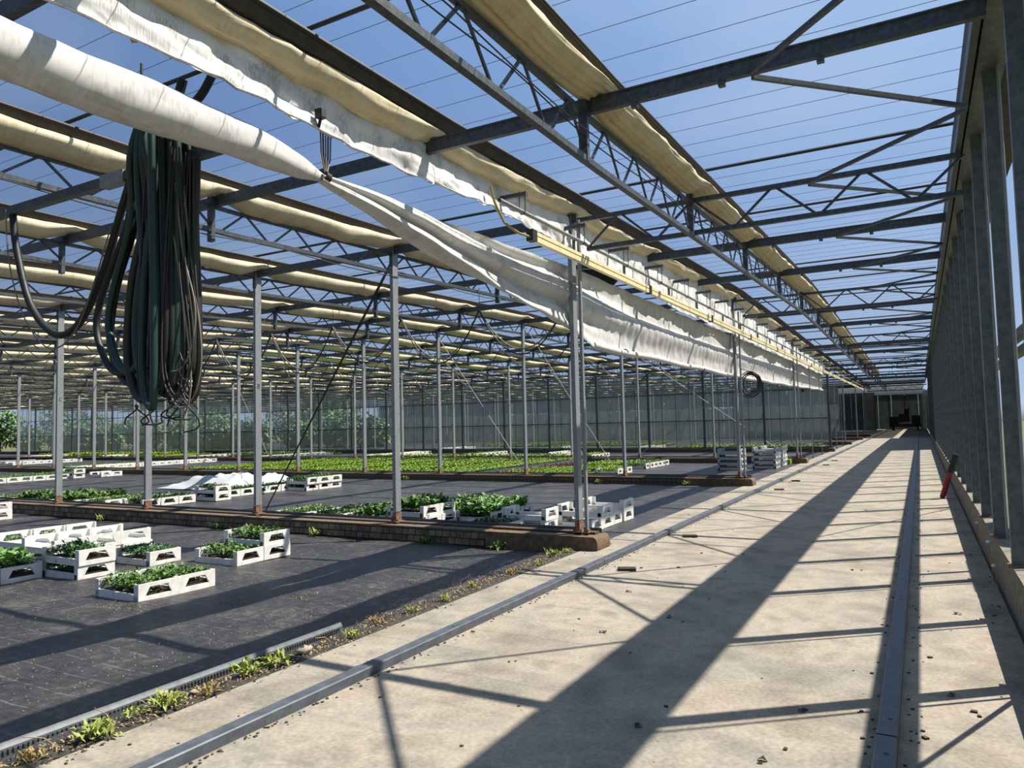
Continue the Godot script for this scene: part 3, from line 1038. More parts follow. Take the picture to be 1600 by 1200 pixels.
func hoses() -> void:
	var z0 := -3.4
	var pipe := thing("hose_pipe", "dark square tube from which the hose bundle hangs", "tube", Vector3(0, 3.60, z0))
	bar("tube", Vector3(-9.5, 0, 0), Vector3(-4.02, 0, 0), 0.06, 0.075, M.dark_steel, pipe)
	block("sleeve", Vector3(-5.42, 0, 0), Vector3(0.3, 0.095, 0.08), M.steel, pipe)
	rod("hanger", Vector3(-5.1, 0, 0), Vector3(-5.1, 0.85, 0), 0.012, M.dark_steel, pipe)
	var hook := thing("hose_hook", "upright dark hook above the hose bundle", "hook", Vector3(-4.68, 3.62, z0))
	var s := st()
	add_tube(s, smooth_path([Vector3(0.02, 0, 0), Vector3(-0.03, 0.25, 0), Vector3(0.02, 0.46, 0), Vector3(0.07, 0.58, 0)]), 0.035, 8)
	obj("stem", done(s, M.hose_dark, true), hook)
	s = st()
	add_tube(s, smooth_path([Vector3(0.05, 0.36, 0.02), Vector3(0.16, 0.34, 0.02), Vector3(0.30, 0.40, 0.02), Vector3(0.42, 0.52, 0.02)]), 0.03, 8)
	obj("horn", done(s, M.hose_dark, true), hook)
	var b := thing("hose_bundle", "big hanging bundle of dark green hoses and cables", "hoses", Vector3(-4.8, 3.6, z0))
	var mats := [M.hose_dark, M.hose_dark, M.hose_green, M.hose_dark, M.hose_olive, M.hose_dark]
	for i in 23:
		var f := i / 22.0
		var tx := lerpf(-0.22, 0.26, f) + rng.randf_range(-0.03, 0.03)
		var left := lerpf(-0.78, 0.02, pow(f, 0.75)) + rng.randf_range(-0.03, 0.03)
		var right := lerpf(-0.10, 0.30, f) + rng.randf_range(-0.04, 0.04)
		if i == 0: left = -0.86
		var yb := -1.42 - 0.30 * rng.randf() - 0.10 * f
		if i == 18: yb = -1.82
		var zz := rng.randf_range(-0.12, 0.12)
		if i == 18: zz = 0.22; left = 0.0; right = 0.24
		var mid := (left + right) / 2 + 0.08
		var hx := lerpf(0.02, tx, 0.55)
		var pts := [Vector3(hx - 0.03, 0.42, zz * 0.6 + 0.05), Vector3(tx - 0.05, 0.08, zz + 0.06), Vector3(lerpf(tx, left, 0.35), -0.35, zz - 0.02), Vector3(lerpf(tx, left, 0.85), -0.85, zz - 0.03), Vector3(left, yb + 0.38, zz - 0.03), Vector3(lerpf(left, mid, 0.45), yb + 0.08, zz), Vector3(mid, yb, zz + 0.02), Vector3(lerpf(right, mid, 0.3), yb + 0.12, zz + 0.03), Vector3(right, yb + 0.5, zz + 0.04), Vector3(lerpf(tx, right, 0.6), -0.6, zz + 0.04), Vector3(tx + 0.05, 0.08, zz + 0.07), Vector3(hx + 0.03, 0.42, zz * 0.6 + 0.06), Vector3(hx, 0.46, zz * 0.6 + 0.05)]
		s = st()
		add_tube(s, smooth_path(pts, 5), 0.030 if i % 3 else 0.026, 8)
		obj("hose", done(s, mats[i % 6] if i != 18 else M.hose_green, true), b)
	for i in 11:
		var x := rng.randf_range(-0.1, 0.3)
		var yb := rng.randf_range(-1.85, -1.45)
		var w := rng.randf_range(0.08, 0.35)
		if i == 0: yb = -1.98; w = 0.42; x = 0.02
		var zz := rng.randf_range(0.05, 0.2)
		var pts := [Vector3(x + 0.05, 0.0, zz), Vector3(x - 0.02, -0.8, zz), Vector3(x - 0.05, yb + 0.25, zz), Vector3(x + w * 0.2, yb, zz), Vector3(x + w * 0.75, yb + 0.06, zz), Vector3(x + w, yb + 0.4, zz), Vector3(x + w * 0.6, -0.7, zz), Vector3(x + 0.1, 0.0, zz)]
		s = st()
		add_tube(s, smooth_path(pts, 5), 0.0065, 5)
		obj("cable", done(s, M.cable if i % 3 == 0 else M.cable_dark, true), b)
	for i in 12:     # tangle of thin cable ends under the bundle
		var c := Vector3(rng.randf_range(-0.25, 0.2), rng.randf_range(-1.88, -1.62), rng.randf_range(-0.05, 0.15))
		var r := rng.randf_range(0.06, 0.16)
		var pts := []
		for k in 9:
			var a := TAU * k / 8.0 * 0.85 + i
			pts.append(c + Vector3(cos(a) * r, sin(a) * r * 0.8, 0.05 * sin(a * 2.0)))
		s = st()
		add_tube(s, smooth_path(pts, 2), 0.006, 5)
		obj("cable_end", done(s, M.cable_dark, true), b)
	var sw := thing("swag_hose", "dark hose swagging left from the big bundle", "hose", Vector3(-6.0, 3.6, z0))
	s = st()
	add_tube(s, smooth_path([Vector3(-0.92, -0.02, 0), Vector3(-0.85, -0.35, 0), Vector3(-0.62, -0.86, 0), Vector3(-0.25, -1.15, 0), Vector3(0.1, -1.10, 0), Vector3(0.42, -0.72, 0), Vector3(0.66, -0.25, 0), Vector3(0.82, 0.05, 0)], 5), 0.030, 8)
	obj("hose", done(s, M.hose_dark, true), sw)
	s = st()
	add_tube(s, smooth_path([Vector3(-0.94, 0.0, 0.05), Vector3(-0.86, -0.5, 0.05), Vector3(-0.6, -1.0, 0.05), Vector3(-0.2, -1.28, 0.05), Vector3(0.2, -1.1, 0.05), Vector3(0.6, -0.4, 0.05)], 5), 0.006, 5)
	obj("cable", done(s, M.cable, true), sw)
	# hanging cable festoons between the beams
	var q := 0
	for r in 3:
		var z: float = [-11.9, -21.5, -30.5][r]
		var gap: float = [1.88, 2.6, 2.6][r]
		for i in [7, 7, 9][r]:
			var x0: float = [-5.45, -4.6, -4.6][r] - gap * i
			var t := thing("cable_festoon", "drooping pair of cables between roof beams, %s run, %s loop from the path" % [ord_word(r), ord_word(i)], "cable", Vector3(x0, [3.84, 4.25, 4.15][r], z), 0, "cable festoons")
			for e in 2:
				s = st()
				add_tube(s, sag(Vector3(0, 0, 0.03 * e), Vector3(-gap, 0, 0.03 * e), 0.82 + 0.10 * e + 0.08 * sin(i * 2.3), 16), 0.013, 5)
				if r == 0 and e == 0: rod("hanger", Vector3(0, 0, 0), Vector3(0, 0.44, 0), 0.006, M.dark_steel, t, 5)
				obj("cable", done(s, M.cable_dark if e else M.cable, true), t)
			q += 1
	# coil of black hose on the second row's path post, brown coil behind the curtain
	for c in 2:
		var at: Vector3 = [Vector3(-3.64, 3.02, -18.72), Vector3(-5.2, 4.15, -12.2)][c]
		var t := thing("hose_coil", ["coil of black hose hanging beside the second path post", "coil of brown hose above the white curtain"][c], "hose", at)
		for i in [6, 9][c]:
			s = st()
			var pts := []
			var rr: float = (0.19 if c == 0 else 0.36) + 0.024 * i
			for k in 25:
				var a := TAU * k / 24.0
				pts.append(Vector3(cos(a + i) * rr * 0.9 + 0.02 * sin(i * 2.0), -0.42 - rr * 0.4 + sin(a + i) * rr * 1.05, 0.015 * i + 0.03 * sin(a)) if c == 0 else Vector3(cos(a) * rr * 1.2, 0.03 * i - 0.1, sin(a) * rr))
			add_tube(s, pts, 0.012 if c == 0 else 0.022, 6)
			obj("loop", done(s, M.black if c == 0 else M.hose_olive, true), t)
	rod("hook", Vector3(-3.80, 2.86, -18.40), Vector3(-3.64, 2.80, -18.70), 0.01, M.dark_steel).set_meta("label", "small steel hook carrying the black hose coil")
	get_node("hook").set_meta("category", "hook")
	# brace rods between posts
	var braces := [[Vector3(-9.75, 0.25, Z1), Vector3(-7.0, 4.15, Z1)], [Vector3(-9.8, 0.25, Z1 - 0.05), Vector3(-7.05, 4.1, Z1 - 0.05)], [Vector3(-12.9, 4.2, Z1), Vector3(-9.95, 4.4, -6.4)],
		[Vector3(-9.9, 0.2, -18.45), Vector3(-12.9, 4.4, -18.45)], [Vector3(-7.1, 0.2, -18.45), Vector3(-9.8, 4.4, -18.45)], [Vector3(-10.1, 0.2, -28.2), Vector3(-4.1, 4.3, -28.2)], [Vector3(-9.9, 4.3, -28.2), Vector3(-4.2, 0.2, -28.2)], [Vector3(-33.5, 4.2, -28.2), Vector3(-31.0, 0.19, -28.2)]]
	for i in braces.size():
		var o := rod("brace_rod", braces[i][0], braces[i][1], 0.011, M.cable_dark if i < 3 else M.steel, null, 6)
		tag(o, "slanting thin brace rod in the %s, %s of its row" % [["nearest post row", "second post row", "third post row"][0 if i < 3 else (1 if i < 5 else 2)], ord_word(i if i < 3 else (i - 3 if i < 5 else i - 5))], "brace", "brace rods between posts")
	# cables along the girders
	for i in [0, 1, 3]:
		var x: float = [-2.25, -2.31, -4.1, -6.9][i]
		s = st()
		var pts := []
		for k in 60:
			var z := -1.0 - k * 0.4
			pts.append(Vector3(x, (4.12 if i < 2 else 3.96) + rise(z) - 0.06 * absf(sin(z * 0.97 + i)), z))
		add_tube(s, pts, 0.007, 4)
		var o := obj("girder_cable", done(s, M.cable_dark, true))
		tag(o, ["left dark cable looping along the girder over the path", "right dark cable looping along the girder over the path", "dark cable strung under the white valance", "dark cable strung along the first girder left"][i], "cable")

# ---------------------------------------------------------------- crates and plants
const CW := 0.76     # along x
const CD := 0.435    # along z
const CH := 0.178
var crate_parts := {}
var fills := {}
var crate_count := 0

func add_end_panel(s: SurfaceTool, x: float, thick: float) -> void:
	var o := [Vector2(-CD / 2, 0), Vector2(-CD / 2, CH), Vector2(CD / 2, CH), Vector2(CD / 2, 0)]
	var h := [Vector2(-0.145, 0.052), Vector2(-0.095, 0.14), Vector2(0.095, 0.14), Vector2(0.145, 0.052)]
	s.set_smooth_group(-1)
	for i in 4:
		var j := (i + 1) % 4
		for e in 2:
			var xx := x + (thick / 2 if e == 0 else -thick / 2)
			var q := [o[i], o[j], h[j], h[i]]
			if e: q.reverse()
			quad(s, Vector3(xx, q[0].y, q[0].x), Vector3(xx, q[1].y, q[1].x), Vector3(xx, q[2].y, q[2].x), Vector3(xx, q[3].y, q[3].x))
		for l in [o, h]:
			quad(s, Vector3(x - thick / 2, l[i].y, l[i].x), Vector3(x - thick / 2, l[j].y, l[j].x), Vector3(x + thick / 2, l[j].y, l[j].x), Vector3(x + thick / 2, l[i].y, l[i].x))
	for e in 2:      # corner returns
		add_box(s, Transform3D(Basis.from_scale(Vector3(0.07, CH, 0.014)), Vector3(x - signf(x) * 0.03, CH / 2, (CD / 2 - 0.008) * (1 if e else -1))))

func crate_meshes(m: Material) -> Dictionary:
	if crate_parts.has(m): return crate_parts[m]
	var d := {}
	for e in 2:
		var s := st()
		add_end_panel(s, (CW / 2 - 0.012) * (1 if e else -1), 0.022)
		d["end" + str(e)] = done(s, m)
	for e in 2:
		var s := st()
		add_box(s, Transform3D(Basis.from_scale(Vector3(CW - 0.03, 0.075, 0.014)), Vector3(0, 0.0375, (CD / 2 - 0.008) * (1 if e else -1))))
		add_box(s, Transform3D(Basis.from_scale(Vector3(CW - 0.03, 0.012, 0.03)), Vector3(0, 0.072, (CD / 2 - 0.012) * (1 if e else -1))))
		d["side" + str(e)] = done(s, m)
	var s := st()
	add_box(s, Transform3D(Basis.from_scale(Vector3(CW - 0.02, 0.014, CD - 0.02)), Vector3(0, 0.012, 0)))
	d.base = done(s, m)
	s = st()
	for e in 2: add_end_panel(s, (CW / 2 - 0.012) * (1 if e else -1), 0.022)
	for e in 2: add_box(s, Transform3D(Basis.from_scale(Vector3(CW - 0.03, 0.08, 0.014)), Vector3(0, 0.04, (CD / 2 - 0.008) * (1 if e else -1))))
	add_box(s, Transform3D(Basis.from_scale(Vector3(CW - 0.02, 0.014, CD - 0.02)), Vector3(0, 0.012, 0)))
	d.whole = done(s, m)
	crate_parts[m] = d
	return d

# crate whose bottom centre stands at `at`
func crate(at: Vector3, label: String, group: String, m: Material, parts := true, turn := 0.0) -> Node3D:
	var d := crate_meshes(m)
	if not parts:
		var o := obj("plant_crate", d.whole)
		o.position = at
		o.rotation.y = turn
		tag(o, label, "crate", group)
		return o
	var t := thing("plant_crate", label, "crate", at, turn, group)
	obj("end_panel", d.end0, t)
	obj("end_panel", d.end1, t)
	obj("side_rail", d.side0, t)
	obj("side_rail", d.side1, t)
	obj("base", d.base, t)
	return t

func add_leaf(s: SurfaceTool, root: Vector3, dir: Vector3, len: float, wide: float, droop: float) -> void:
	var side := dir.cross(Vector3.UP).normalized()
	if side.length() < 0.5: side = Vector3.RIGHT
	var mid := root + dir * len * 0.55 + Vector3(0, 0.02 * len, 0)
	var tip := root + dir * len - Vector3(0, droop * len, 0)
	var l := mid - side * wide * 0.5 + Vector3(0, wide * 0.12, 0)
	var r := mid + side * wide * 0.5 + Vector3(0, wide * 0.12, 0)
	s.add_vertex(root); s.add_vertex(l); s.add_vertex(mid)
	s.add_vertex(root); s.add_vertex(mid); s.add_vertex(r)
	s.add_vertex(l); s.add_vertex(tip); s.add_vertex(mid)
	s.add_vertex(mid); s.add_vertex(tip); s.add_vertex(r)

# a crateful of plants; kinds: small seedlings, big leaves
func fill_mesh(kind: String, variant: int) -> ArrayMesh:
	var key := kind + str(variant)
	if fills.has(key): return fills[key]
	var r := RandomNumberGenerator.new()
	r.seed = hash(key)
	var s := st()
	s.set_smooth_group(-1)
	var big := kind in ["big", "heap"]
	var nx := 10 if not big else 7
	var nz := 6 if not big else 4
	for i in nx:
		for j in nz:
			var c := Vector3(lerpf(-0.32, 0.32, (i + 0.5) / nx) + r.randf_range(-0.02, 0.02), 0.05, lerpf(-0.18, 0.18, (j + 0.5) / nz) + r.randf_range(-0.02, 0.02))
			var tall: float = r.randf_range(0.12, 0.21) if not big else r.randf_range(0.16, 0.30)
			for k in (10 if not big else 13):
				var a := r.randf() * TAU
				var up := r.randf_range(0.15, 1.1)
				var d := Vector3(cos(a) * cos(up), sin(up), sin(a) * cos(up))
				var root := c + Vector3(0, tall * r.randf_range(0.25, 0.75), 0) + Vector3(d.x, 0, d.z) * 0.01
				var len := r.randf_range(0.055, 0.095) if not big else r.randf_range(0.09, 0.17)
				add_leaf(s, root, d, len, len * (0.42 if kind != "big" else 0.6), r.randf_range(0.0, 0.5))
	var m: Material = {"small": M.leaf, "dark": M.leaf_dark, "big": M.leaf_big, "heap": M.leaf, "lime": M.leaf_lime, "red": M.leaf_red}[kind]
	fills[key] = done(s, m)
	return fills[key]

func plants(at: Vector3, kind: String, label: String) -> void:
	crate_count += 1
	var o := obj("seedlings", fill_mesh(kind, crate_count % 3))
	o.position = at
	o.rotation.y = PI if crate_count % 2 else 0.0
	tag(o, label, "plants", "crate plants", "stuff")

var soil_mesh: BoxMesh
func soil(at: Vector3, label: String) -> void:
	if soil_mesh == null:
		soil_mesh = BoxMesh.new()
		soil_mesh.size = Vector3(CW - 0.06, 0.05, CD - 0.05)
		soil_mesh.material = M.soil
	var o := obj("soil_blocks", soil_mesh)
	o.position = at + Vector3(0, 0.044, 0)
	tag(o, label, "soil", "soil in crates", "stuff")

# a column of crates seen by its right-hand ends: x of those ends, z of the near edge, count, levels, plants
func column(x: float, z: float, n: int, levels: int, y: float, kind: String, where: String, group: String, m: Material, parts: bool) -> void:
	for i in n:
		for l in levels:
			var at := Vector3(x - CW / 2 + rng.randf_range(-0.02, 0.02), y + l * (CH - 0.012), z - CD / 2 - i * (CD + 0.008))
			var which := ("" if n == 1 else ", %s" % ord_word(i)) + ("" if levels == 1 else (", lower level" if l == 0 else ", upper level" if levels == 2 else ", %s level" % ord_word(l)))
			crate(at, ("white" if m == M.crate else "grey") + " crate " + where + which, group, m, parts, rng.randf_range(-0.03, 0.03))
			if kind != "empty":
				if parts: soil(at, "dark soil in crate " + where + which)
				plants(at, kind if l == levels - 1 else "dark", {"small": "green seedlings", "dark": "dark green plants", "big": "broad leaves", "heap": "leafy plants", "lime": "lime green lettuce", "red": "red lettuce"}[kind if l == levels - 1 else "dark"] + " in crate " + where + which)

func crates() -> void:
	var g := "crates on the nearest bed"
	column(-6.74, -4.50, 2, 1, BED, "small", "in front on the nearest bed", g, M.crate, true)
	column(-7.42, -6.22, 1, 1, BED, "small", "touching a double crate near the brick wall", g, M.crate, true)
	column(-7.42, -6.67, 1, 2, BED, "small", "of the double crate near the brick wall", g, M.crate, true)
	column(-8.42, -4.88, 1, 2, BED, "dark", "of the isolated tall double stack", g, M.crate, true)
	column(-9.08, -4.40, 1, 1, BED, "big", "full of broad leaves at the left edge", g, M.crate, true)
	column(-9.08, -3.92, 1, 3, BED, "empty", "of the empty stack cut by the left frame edge", g, M.crate, true)
	column(-8.44, -5.78, 1, 1, BED, "dark", "with dark bushy plants behind the tall stack", g, M.crate, true)
	column(-9.50, -5.20, 3, 2, BED, "empty", "of the empties behind the tall stack", g, M.crate, true)
	column(-10.32, -5.30, 3, 2, BED, "empty", "of the empties farther left", g, M.crate, true)
	column(-11.14, -5.45, 3, 1, BED, "small", "at the far left of the empties", g, M.crate, true)
	column(-16.2, -7.6, 1, 2, BED, "empty", "alone at the left frame edge before the wall", g, M.crate, true)
	g = "crates behind the nearest brick wall"
	column(-6.2, -10.42, 3, 1, 0, "big", "at the right end of the leafy block", g, M.crate, true)
	column(-6.95, -9.50, 2, 2, 0, "heap", "of the double row in the leafy block", g, M.crate, true)
	column(-6.97, -10.40, 4, 1, 0, "heap", "inside the leafy block", g, M.crate, true)
	column(-7.75, -9.45, 4, 1, 0, "heap", "in the middle of the leafy block", g, M.crate, true)
	column(-8.55, -9.40, 3, 1, 0, "small", "left of the middle of the leafy block", g, M.crate, true)
	column(-9.35, -9.35, 2, 1, 0, "small", "at the left end of the leafy block", g, M.crate, true)
	column(-5.30, -9.35, 1, 1, 0, "dark", "with dark plants left of the path post", g, M.crate, true)
	column(-4.92, -9.75, 1, 2, 0, "empty", "of the empties behind the path post", g, M.crate, true)
	column(-4.28, -9.95, 1, 1, 0, "empty", "nearest the path behind the first wall", g, M.crate, true)
	column(-4.28, -10.40, 1, 2, 0, "empty", "of the first double stack by the path", g, M.crate, true)
	column(-4.28, -10.85, 1, 1, 0, "empty", "between the double stacks by the path", g, M.crate, true)
	column(-4.28, -11.29, 1, 2, 0, "empty", "of the last double stack by the path", g, M.crate, true)
	g = "crates on the second bed"
	column(-14.8, -9.95, 3, 1, 0, "small", "beside the dark leafy heap on the second bed", g, M.crate, true)
	column(-15.6, -9.60, 3, 1, 0, "small", "in the second column of the leafy heap", g, M.crate, false)
	column(-16.4, -9.40, 3, 1, 0, "heap", "in the third column of the leafy heap", g, M.crate, false)
	column(-17.2, -9.30, 3, 1, 0, "heap", "in the fourth column of the leafy heap", g, M.crate, false)
	column(-18.0, -9.30, 2, 1, 0, "heap", "in the fifth column of the leafy heap", g, M.crate, false)
	column(-18.8, -9.25, 2, 1, 0, "small", "in the sixth column of the leafy heap", g, M.crate, false)
	column(-14.45, -11.55, 1, 2, 0, "dark", "of the double stack before the white sheet", g, M.crate, true)
	column(-14.95, -12.25, 5, 1, 0, "small", "in the row before the white sheet", g, M.crate, true)
	column(-14.25, -14.25, 3, 2, 0, "dark", "of the block of doubles right of the sheet", g, M.crate, true)
	column(-15.05, -14.70, 2, 1, 0, "small", "behind the block of doubles", g, M.crate, false)
	column(-28.2, -12.9, 7, 1, 0, "small", "in the left row behind the rusty post", g, M.crate, false)
	column(-29.0, -12.9, 8, 1, 0, "small", "in the second left row behind the rusty post", g, M.crate, false)
	column(-28.0, -16.0, 1, 2, 0, "small", "of the small double at the row's end", g, M.crate, false)
	column(-27.6, -16.8, 2, 1, 0, "empty", "standing apart before the second wall", g, M.crate, false)
	g = "crates between second and third wall"
	column(-33.9, -19.2, 18, 1, 0, "empty", "in the long white row left of the lettuce", g, M.crate, false)
	column(-34.7, -19.0, 10, 1, 0, "small", "in the row left of the long white row", g, M.crate, false)
	column(-45.6, -22.6, 9, 1, 0, "empty", "in the far left row of the third bed", g, M.crate, false)
	column(-48.0, -20.6, 11, 1, 0, "empty", "in the leftmost row of the third bed", g, M.crate, false)
	column(-12.1, -19.4, 19, 1, 0, "lime", "along the lettuce field's right edge", g, M.crate, false)
	column(-8.24, -21.3, 3, 1, 0, "lime", "at the end of the small lettuce patch", g, M.crate, false)
	column(-8.3, -24.2, 6, 1, 0, "small", "in the row behind the small lettuce patch", g, M.crate, false)
	g = "grey stacks beside the path"
	column(-4.15, -24.9, 2, 4, 0, "empty", "of the tall grey stack beside the path", g, M.crate_grey, true)
	column(-5.05, -23.9, 2, 4, 0, "empty", "of the grey stack second from the path", g, M.crate_grey, true)
	column(-4.15, -26.3, 2, 4, 0, "empty", "of the white-ended stack beside the path", g, M.crate, true)
	g = "crates before the glass partition"
	column(-13.2, -31.0, 5, 1, 0, "lime", "in a row before the glass, right part", g, M.crate, false)
	column(-16.0, -33.6, 6, 1, 0, "empty", "in a white row before the glass", g, M.crate, false)
	column(-20.4, -31.8, 9, 1, 0, "small", "in the middle row before the glass", g, M.crate, false)
	column(-26.0, -31.0, 12, 1, 0, "empty", "in a long white row before the glass", g, M.crate, false)
	column(-33.0, -30.0, 12, 1, 0, "empty", "in the second long row before the glass", g, M.crate, false)
	column(-40.0, -29.6, 14, 1, 0, "small", "in the third long row before the glass", g, M.crate, false)
	column(-50.0, -31.0, 12, 1, 0, "empty", "in the fourth long row before the glass", g, M.crate, false)
	column(-58.0, -29.5, 14, 1, 0, "empty", "in the leftmost long row before the glass", g, M.crate, false)

func crates_beyond() -> void:
	var g := "crates beyond the glass"
	column(-8.0, -40.5, 6, 1, 0, "lime", "behind the glass near the path", g, M.crate, false)
	column(-14.0, -41.5, 7, 1, 0, "empty", "behind the glass, second row", g, M.crate, false)
	column(-20.0, -42.0, 7, 1, 0, "small", "behind the glass, third row", g, M.crate, false)
	column(-28.0, -41.0, 8, 1, 0, "empty", "behind the glass, fourth row", g, M.crate, false)

func lettuce(called: String, x0: float, x1: float, z0: float, z1: float, gap: float, m: Material, label: String, y := 0.08) -> void:
	var s := st()
	s.set_smooth_group(-1)
	for k in 9:
		var a := TAU * k / 9.0
		var up := 0.35 + 0.5 * (k % 3) * 0.5
		add_leaf(s, Vector3(0, 0.01, 0), Vector3(cos(a) * cos(up), sin(up), sin(a) * cos(up)), gap * 0.62, gap * 0.42, 0.1)
	var mesh := done(s, m)
	var mm := MultiMesh.new()
	mm.transform_format = MultiMesh.TRANSFORM_3D
	mm.mesh = mesh
	var nx := int((x1 - x0) / gap)
	var nz := int((z0 - z1) / gap)
	mm.instance_count = nx * nz
	for i in nx:
		for j in nz:
			var sc := rng.randf_range(0.75, 1.25)
			mm.set_instance_transform(i * nz + j, Transform3D(Basis(Vector3.UP, rng.randf() * TAU).scaled(Vector3.ONE * sc), Vector3(x0 + (i + rng.randf()) * gap, y, z0 - (j + rng.randf()) * gap)))
	var t := thing(called, label, "plants")
	t.set_meta("kind", "stuff")
	var o := MultiMeshInstance3D.new()
	o.multimesh = mm
	o.name = "leaves"
	t.add_child(o)
	o.set_meta("kind", "stuff")
	block("tray_soil", Vector3((x0 + x1) / 2, y * 0.5, (z0 + z1) / 2), Vector3(x1 - x0, y, z0 - z1), m, t)

func fields() -> void:
	lettuce("lettuce_field", -27.0, -12.95, -19.0, -27.9, 0.20, M.leaf_lime, "wide lime green lettuce field beyond the second wall")
	lettuce("lettuce_field", -11.9, -9.05, -19.1, -23.2, 0.16, M.leaf_lime, "small lime lettuce patch behind the path-side crates")
	lettuce("red_lettuce", -11.9, -11.0, -20.0, -25.5, 0.16, M.leaf_red, "narrow strip of dark red lettuce beside the lettuce patch")
	lettuce("lettuce_field", -11.0, -8.7, -24.4, -27.3, 0.18, M.leaf_lime, "lettuce patch with white crates behind the red strip")
	lettuce("lettuce_field", -26.0, -14.2, -29.5, -31.5, 0.3, M.leaf_lime, "thin lime strip before the glass partition")
	lettuce("lettuce_field", -40.0, -34.0, -33.0, -37.2, 0.3, M.leaf, "green strip before the glass, left of centre")
	lettuce("lettuce_field", -62.0, -47.0, -32.5, -37.2, 0.35, M.leaf_lime, "far left green strip before the glass")
	lettuce("lettuce_field", -5.2, -4.1, -27.4, -28.0, 0.14, M.leaf_lime, "little lime tray beside the third path post", 0.16)
	lettuce("lettuce_field", -12.0, -4.6, -40.0, -44.5, 0.3, M.leaf_lime, "green patch behind the glass near the path")
	lettuce("lettuce_field", -30.0, -15.0, -48.5, -50.0, 0.35, M.leaf_lime, "green strip seen through the glass")
	# white sheet thrown over crates
	var n := noise(1.2, 401, 3)
	var s := st()
	var g := []
	for i in 31:
		var r := []
		for j in 25:
			var u := i / 30.0
			var v := j / 24.0
			var p := Vector3(lerpf(-19.6, -16.6, v), 0, lerpf(-13.6, -16.6, u))
			var edge := minf(minf(u, 1 - u), minf(v, 1 - v)) * 5.0
			p.y = 0.012 + clampf(edge, 0, 1) * (0.22 + 0.20 * n.get_noise_2d(p.x * 1.1, p.z * 1.1) + 0.07 * absf(n.get_noise_2d(p.x * 4.0, p.z * 4.0)))
			r.append(p)
		g.append(r)
	add_grid(s, g)
	tag(obj("white_sheet", done(s, mat(srgb(168, 170, 172), 0.8), true)), "crumpled white fleece sheet on the second bed", "sheet")

# ---------------------------------------------------------------- glass partition and what lies beyond
func glass_wall() -> void:
	var z := Z1 - ROW * 3
	var t := thing("wall_back", "glass partition with dark uprights behind the beds", "wall", Vector3(0, 0, z))
	struct(t)
	var top := 4.2
	for k in 25:
		var x := -3.80 - BAY * k
		block("upright", Vector3(x, 2.1, 0), Vector3(0.10, 4.2, 0.12), M.dark_steel, t)
		if k == 24: break
		for i in range(1, 4):
			block("glazing_bar", Vector3(x - BAY * i / 4.0, 2.15, 0), Vector3(0.022, 4.0, 0.03), M.dark_steel, t)
		for i in 4:
			for r in 3:
				var y0: float = [0.2, 1.62, 3.04][r]
				var y1: float = [1.60, 3.02, 4.18][r]
				block("pane", Vector3(x - BAY * (i + 0.5) / 4.0, (y0 + y1) / 2, 0), Vector3(BAY / 4.0 - 0.02, y1 - y0, 0.006), M.glass, t)
	for y in [0.20, 1.61, 3.03, 4.2]:
		bar("rail", Vector3(-3.8, y, 0.01), Vector3(-3.8 - BAY * 24, y, 0.01), 0.04, 0.05, M.dark_steel, t)

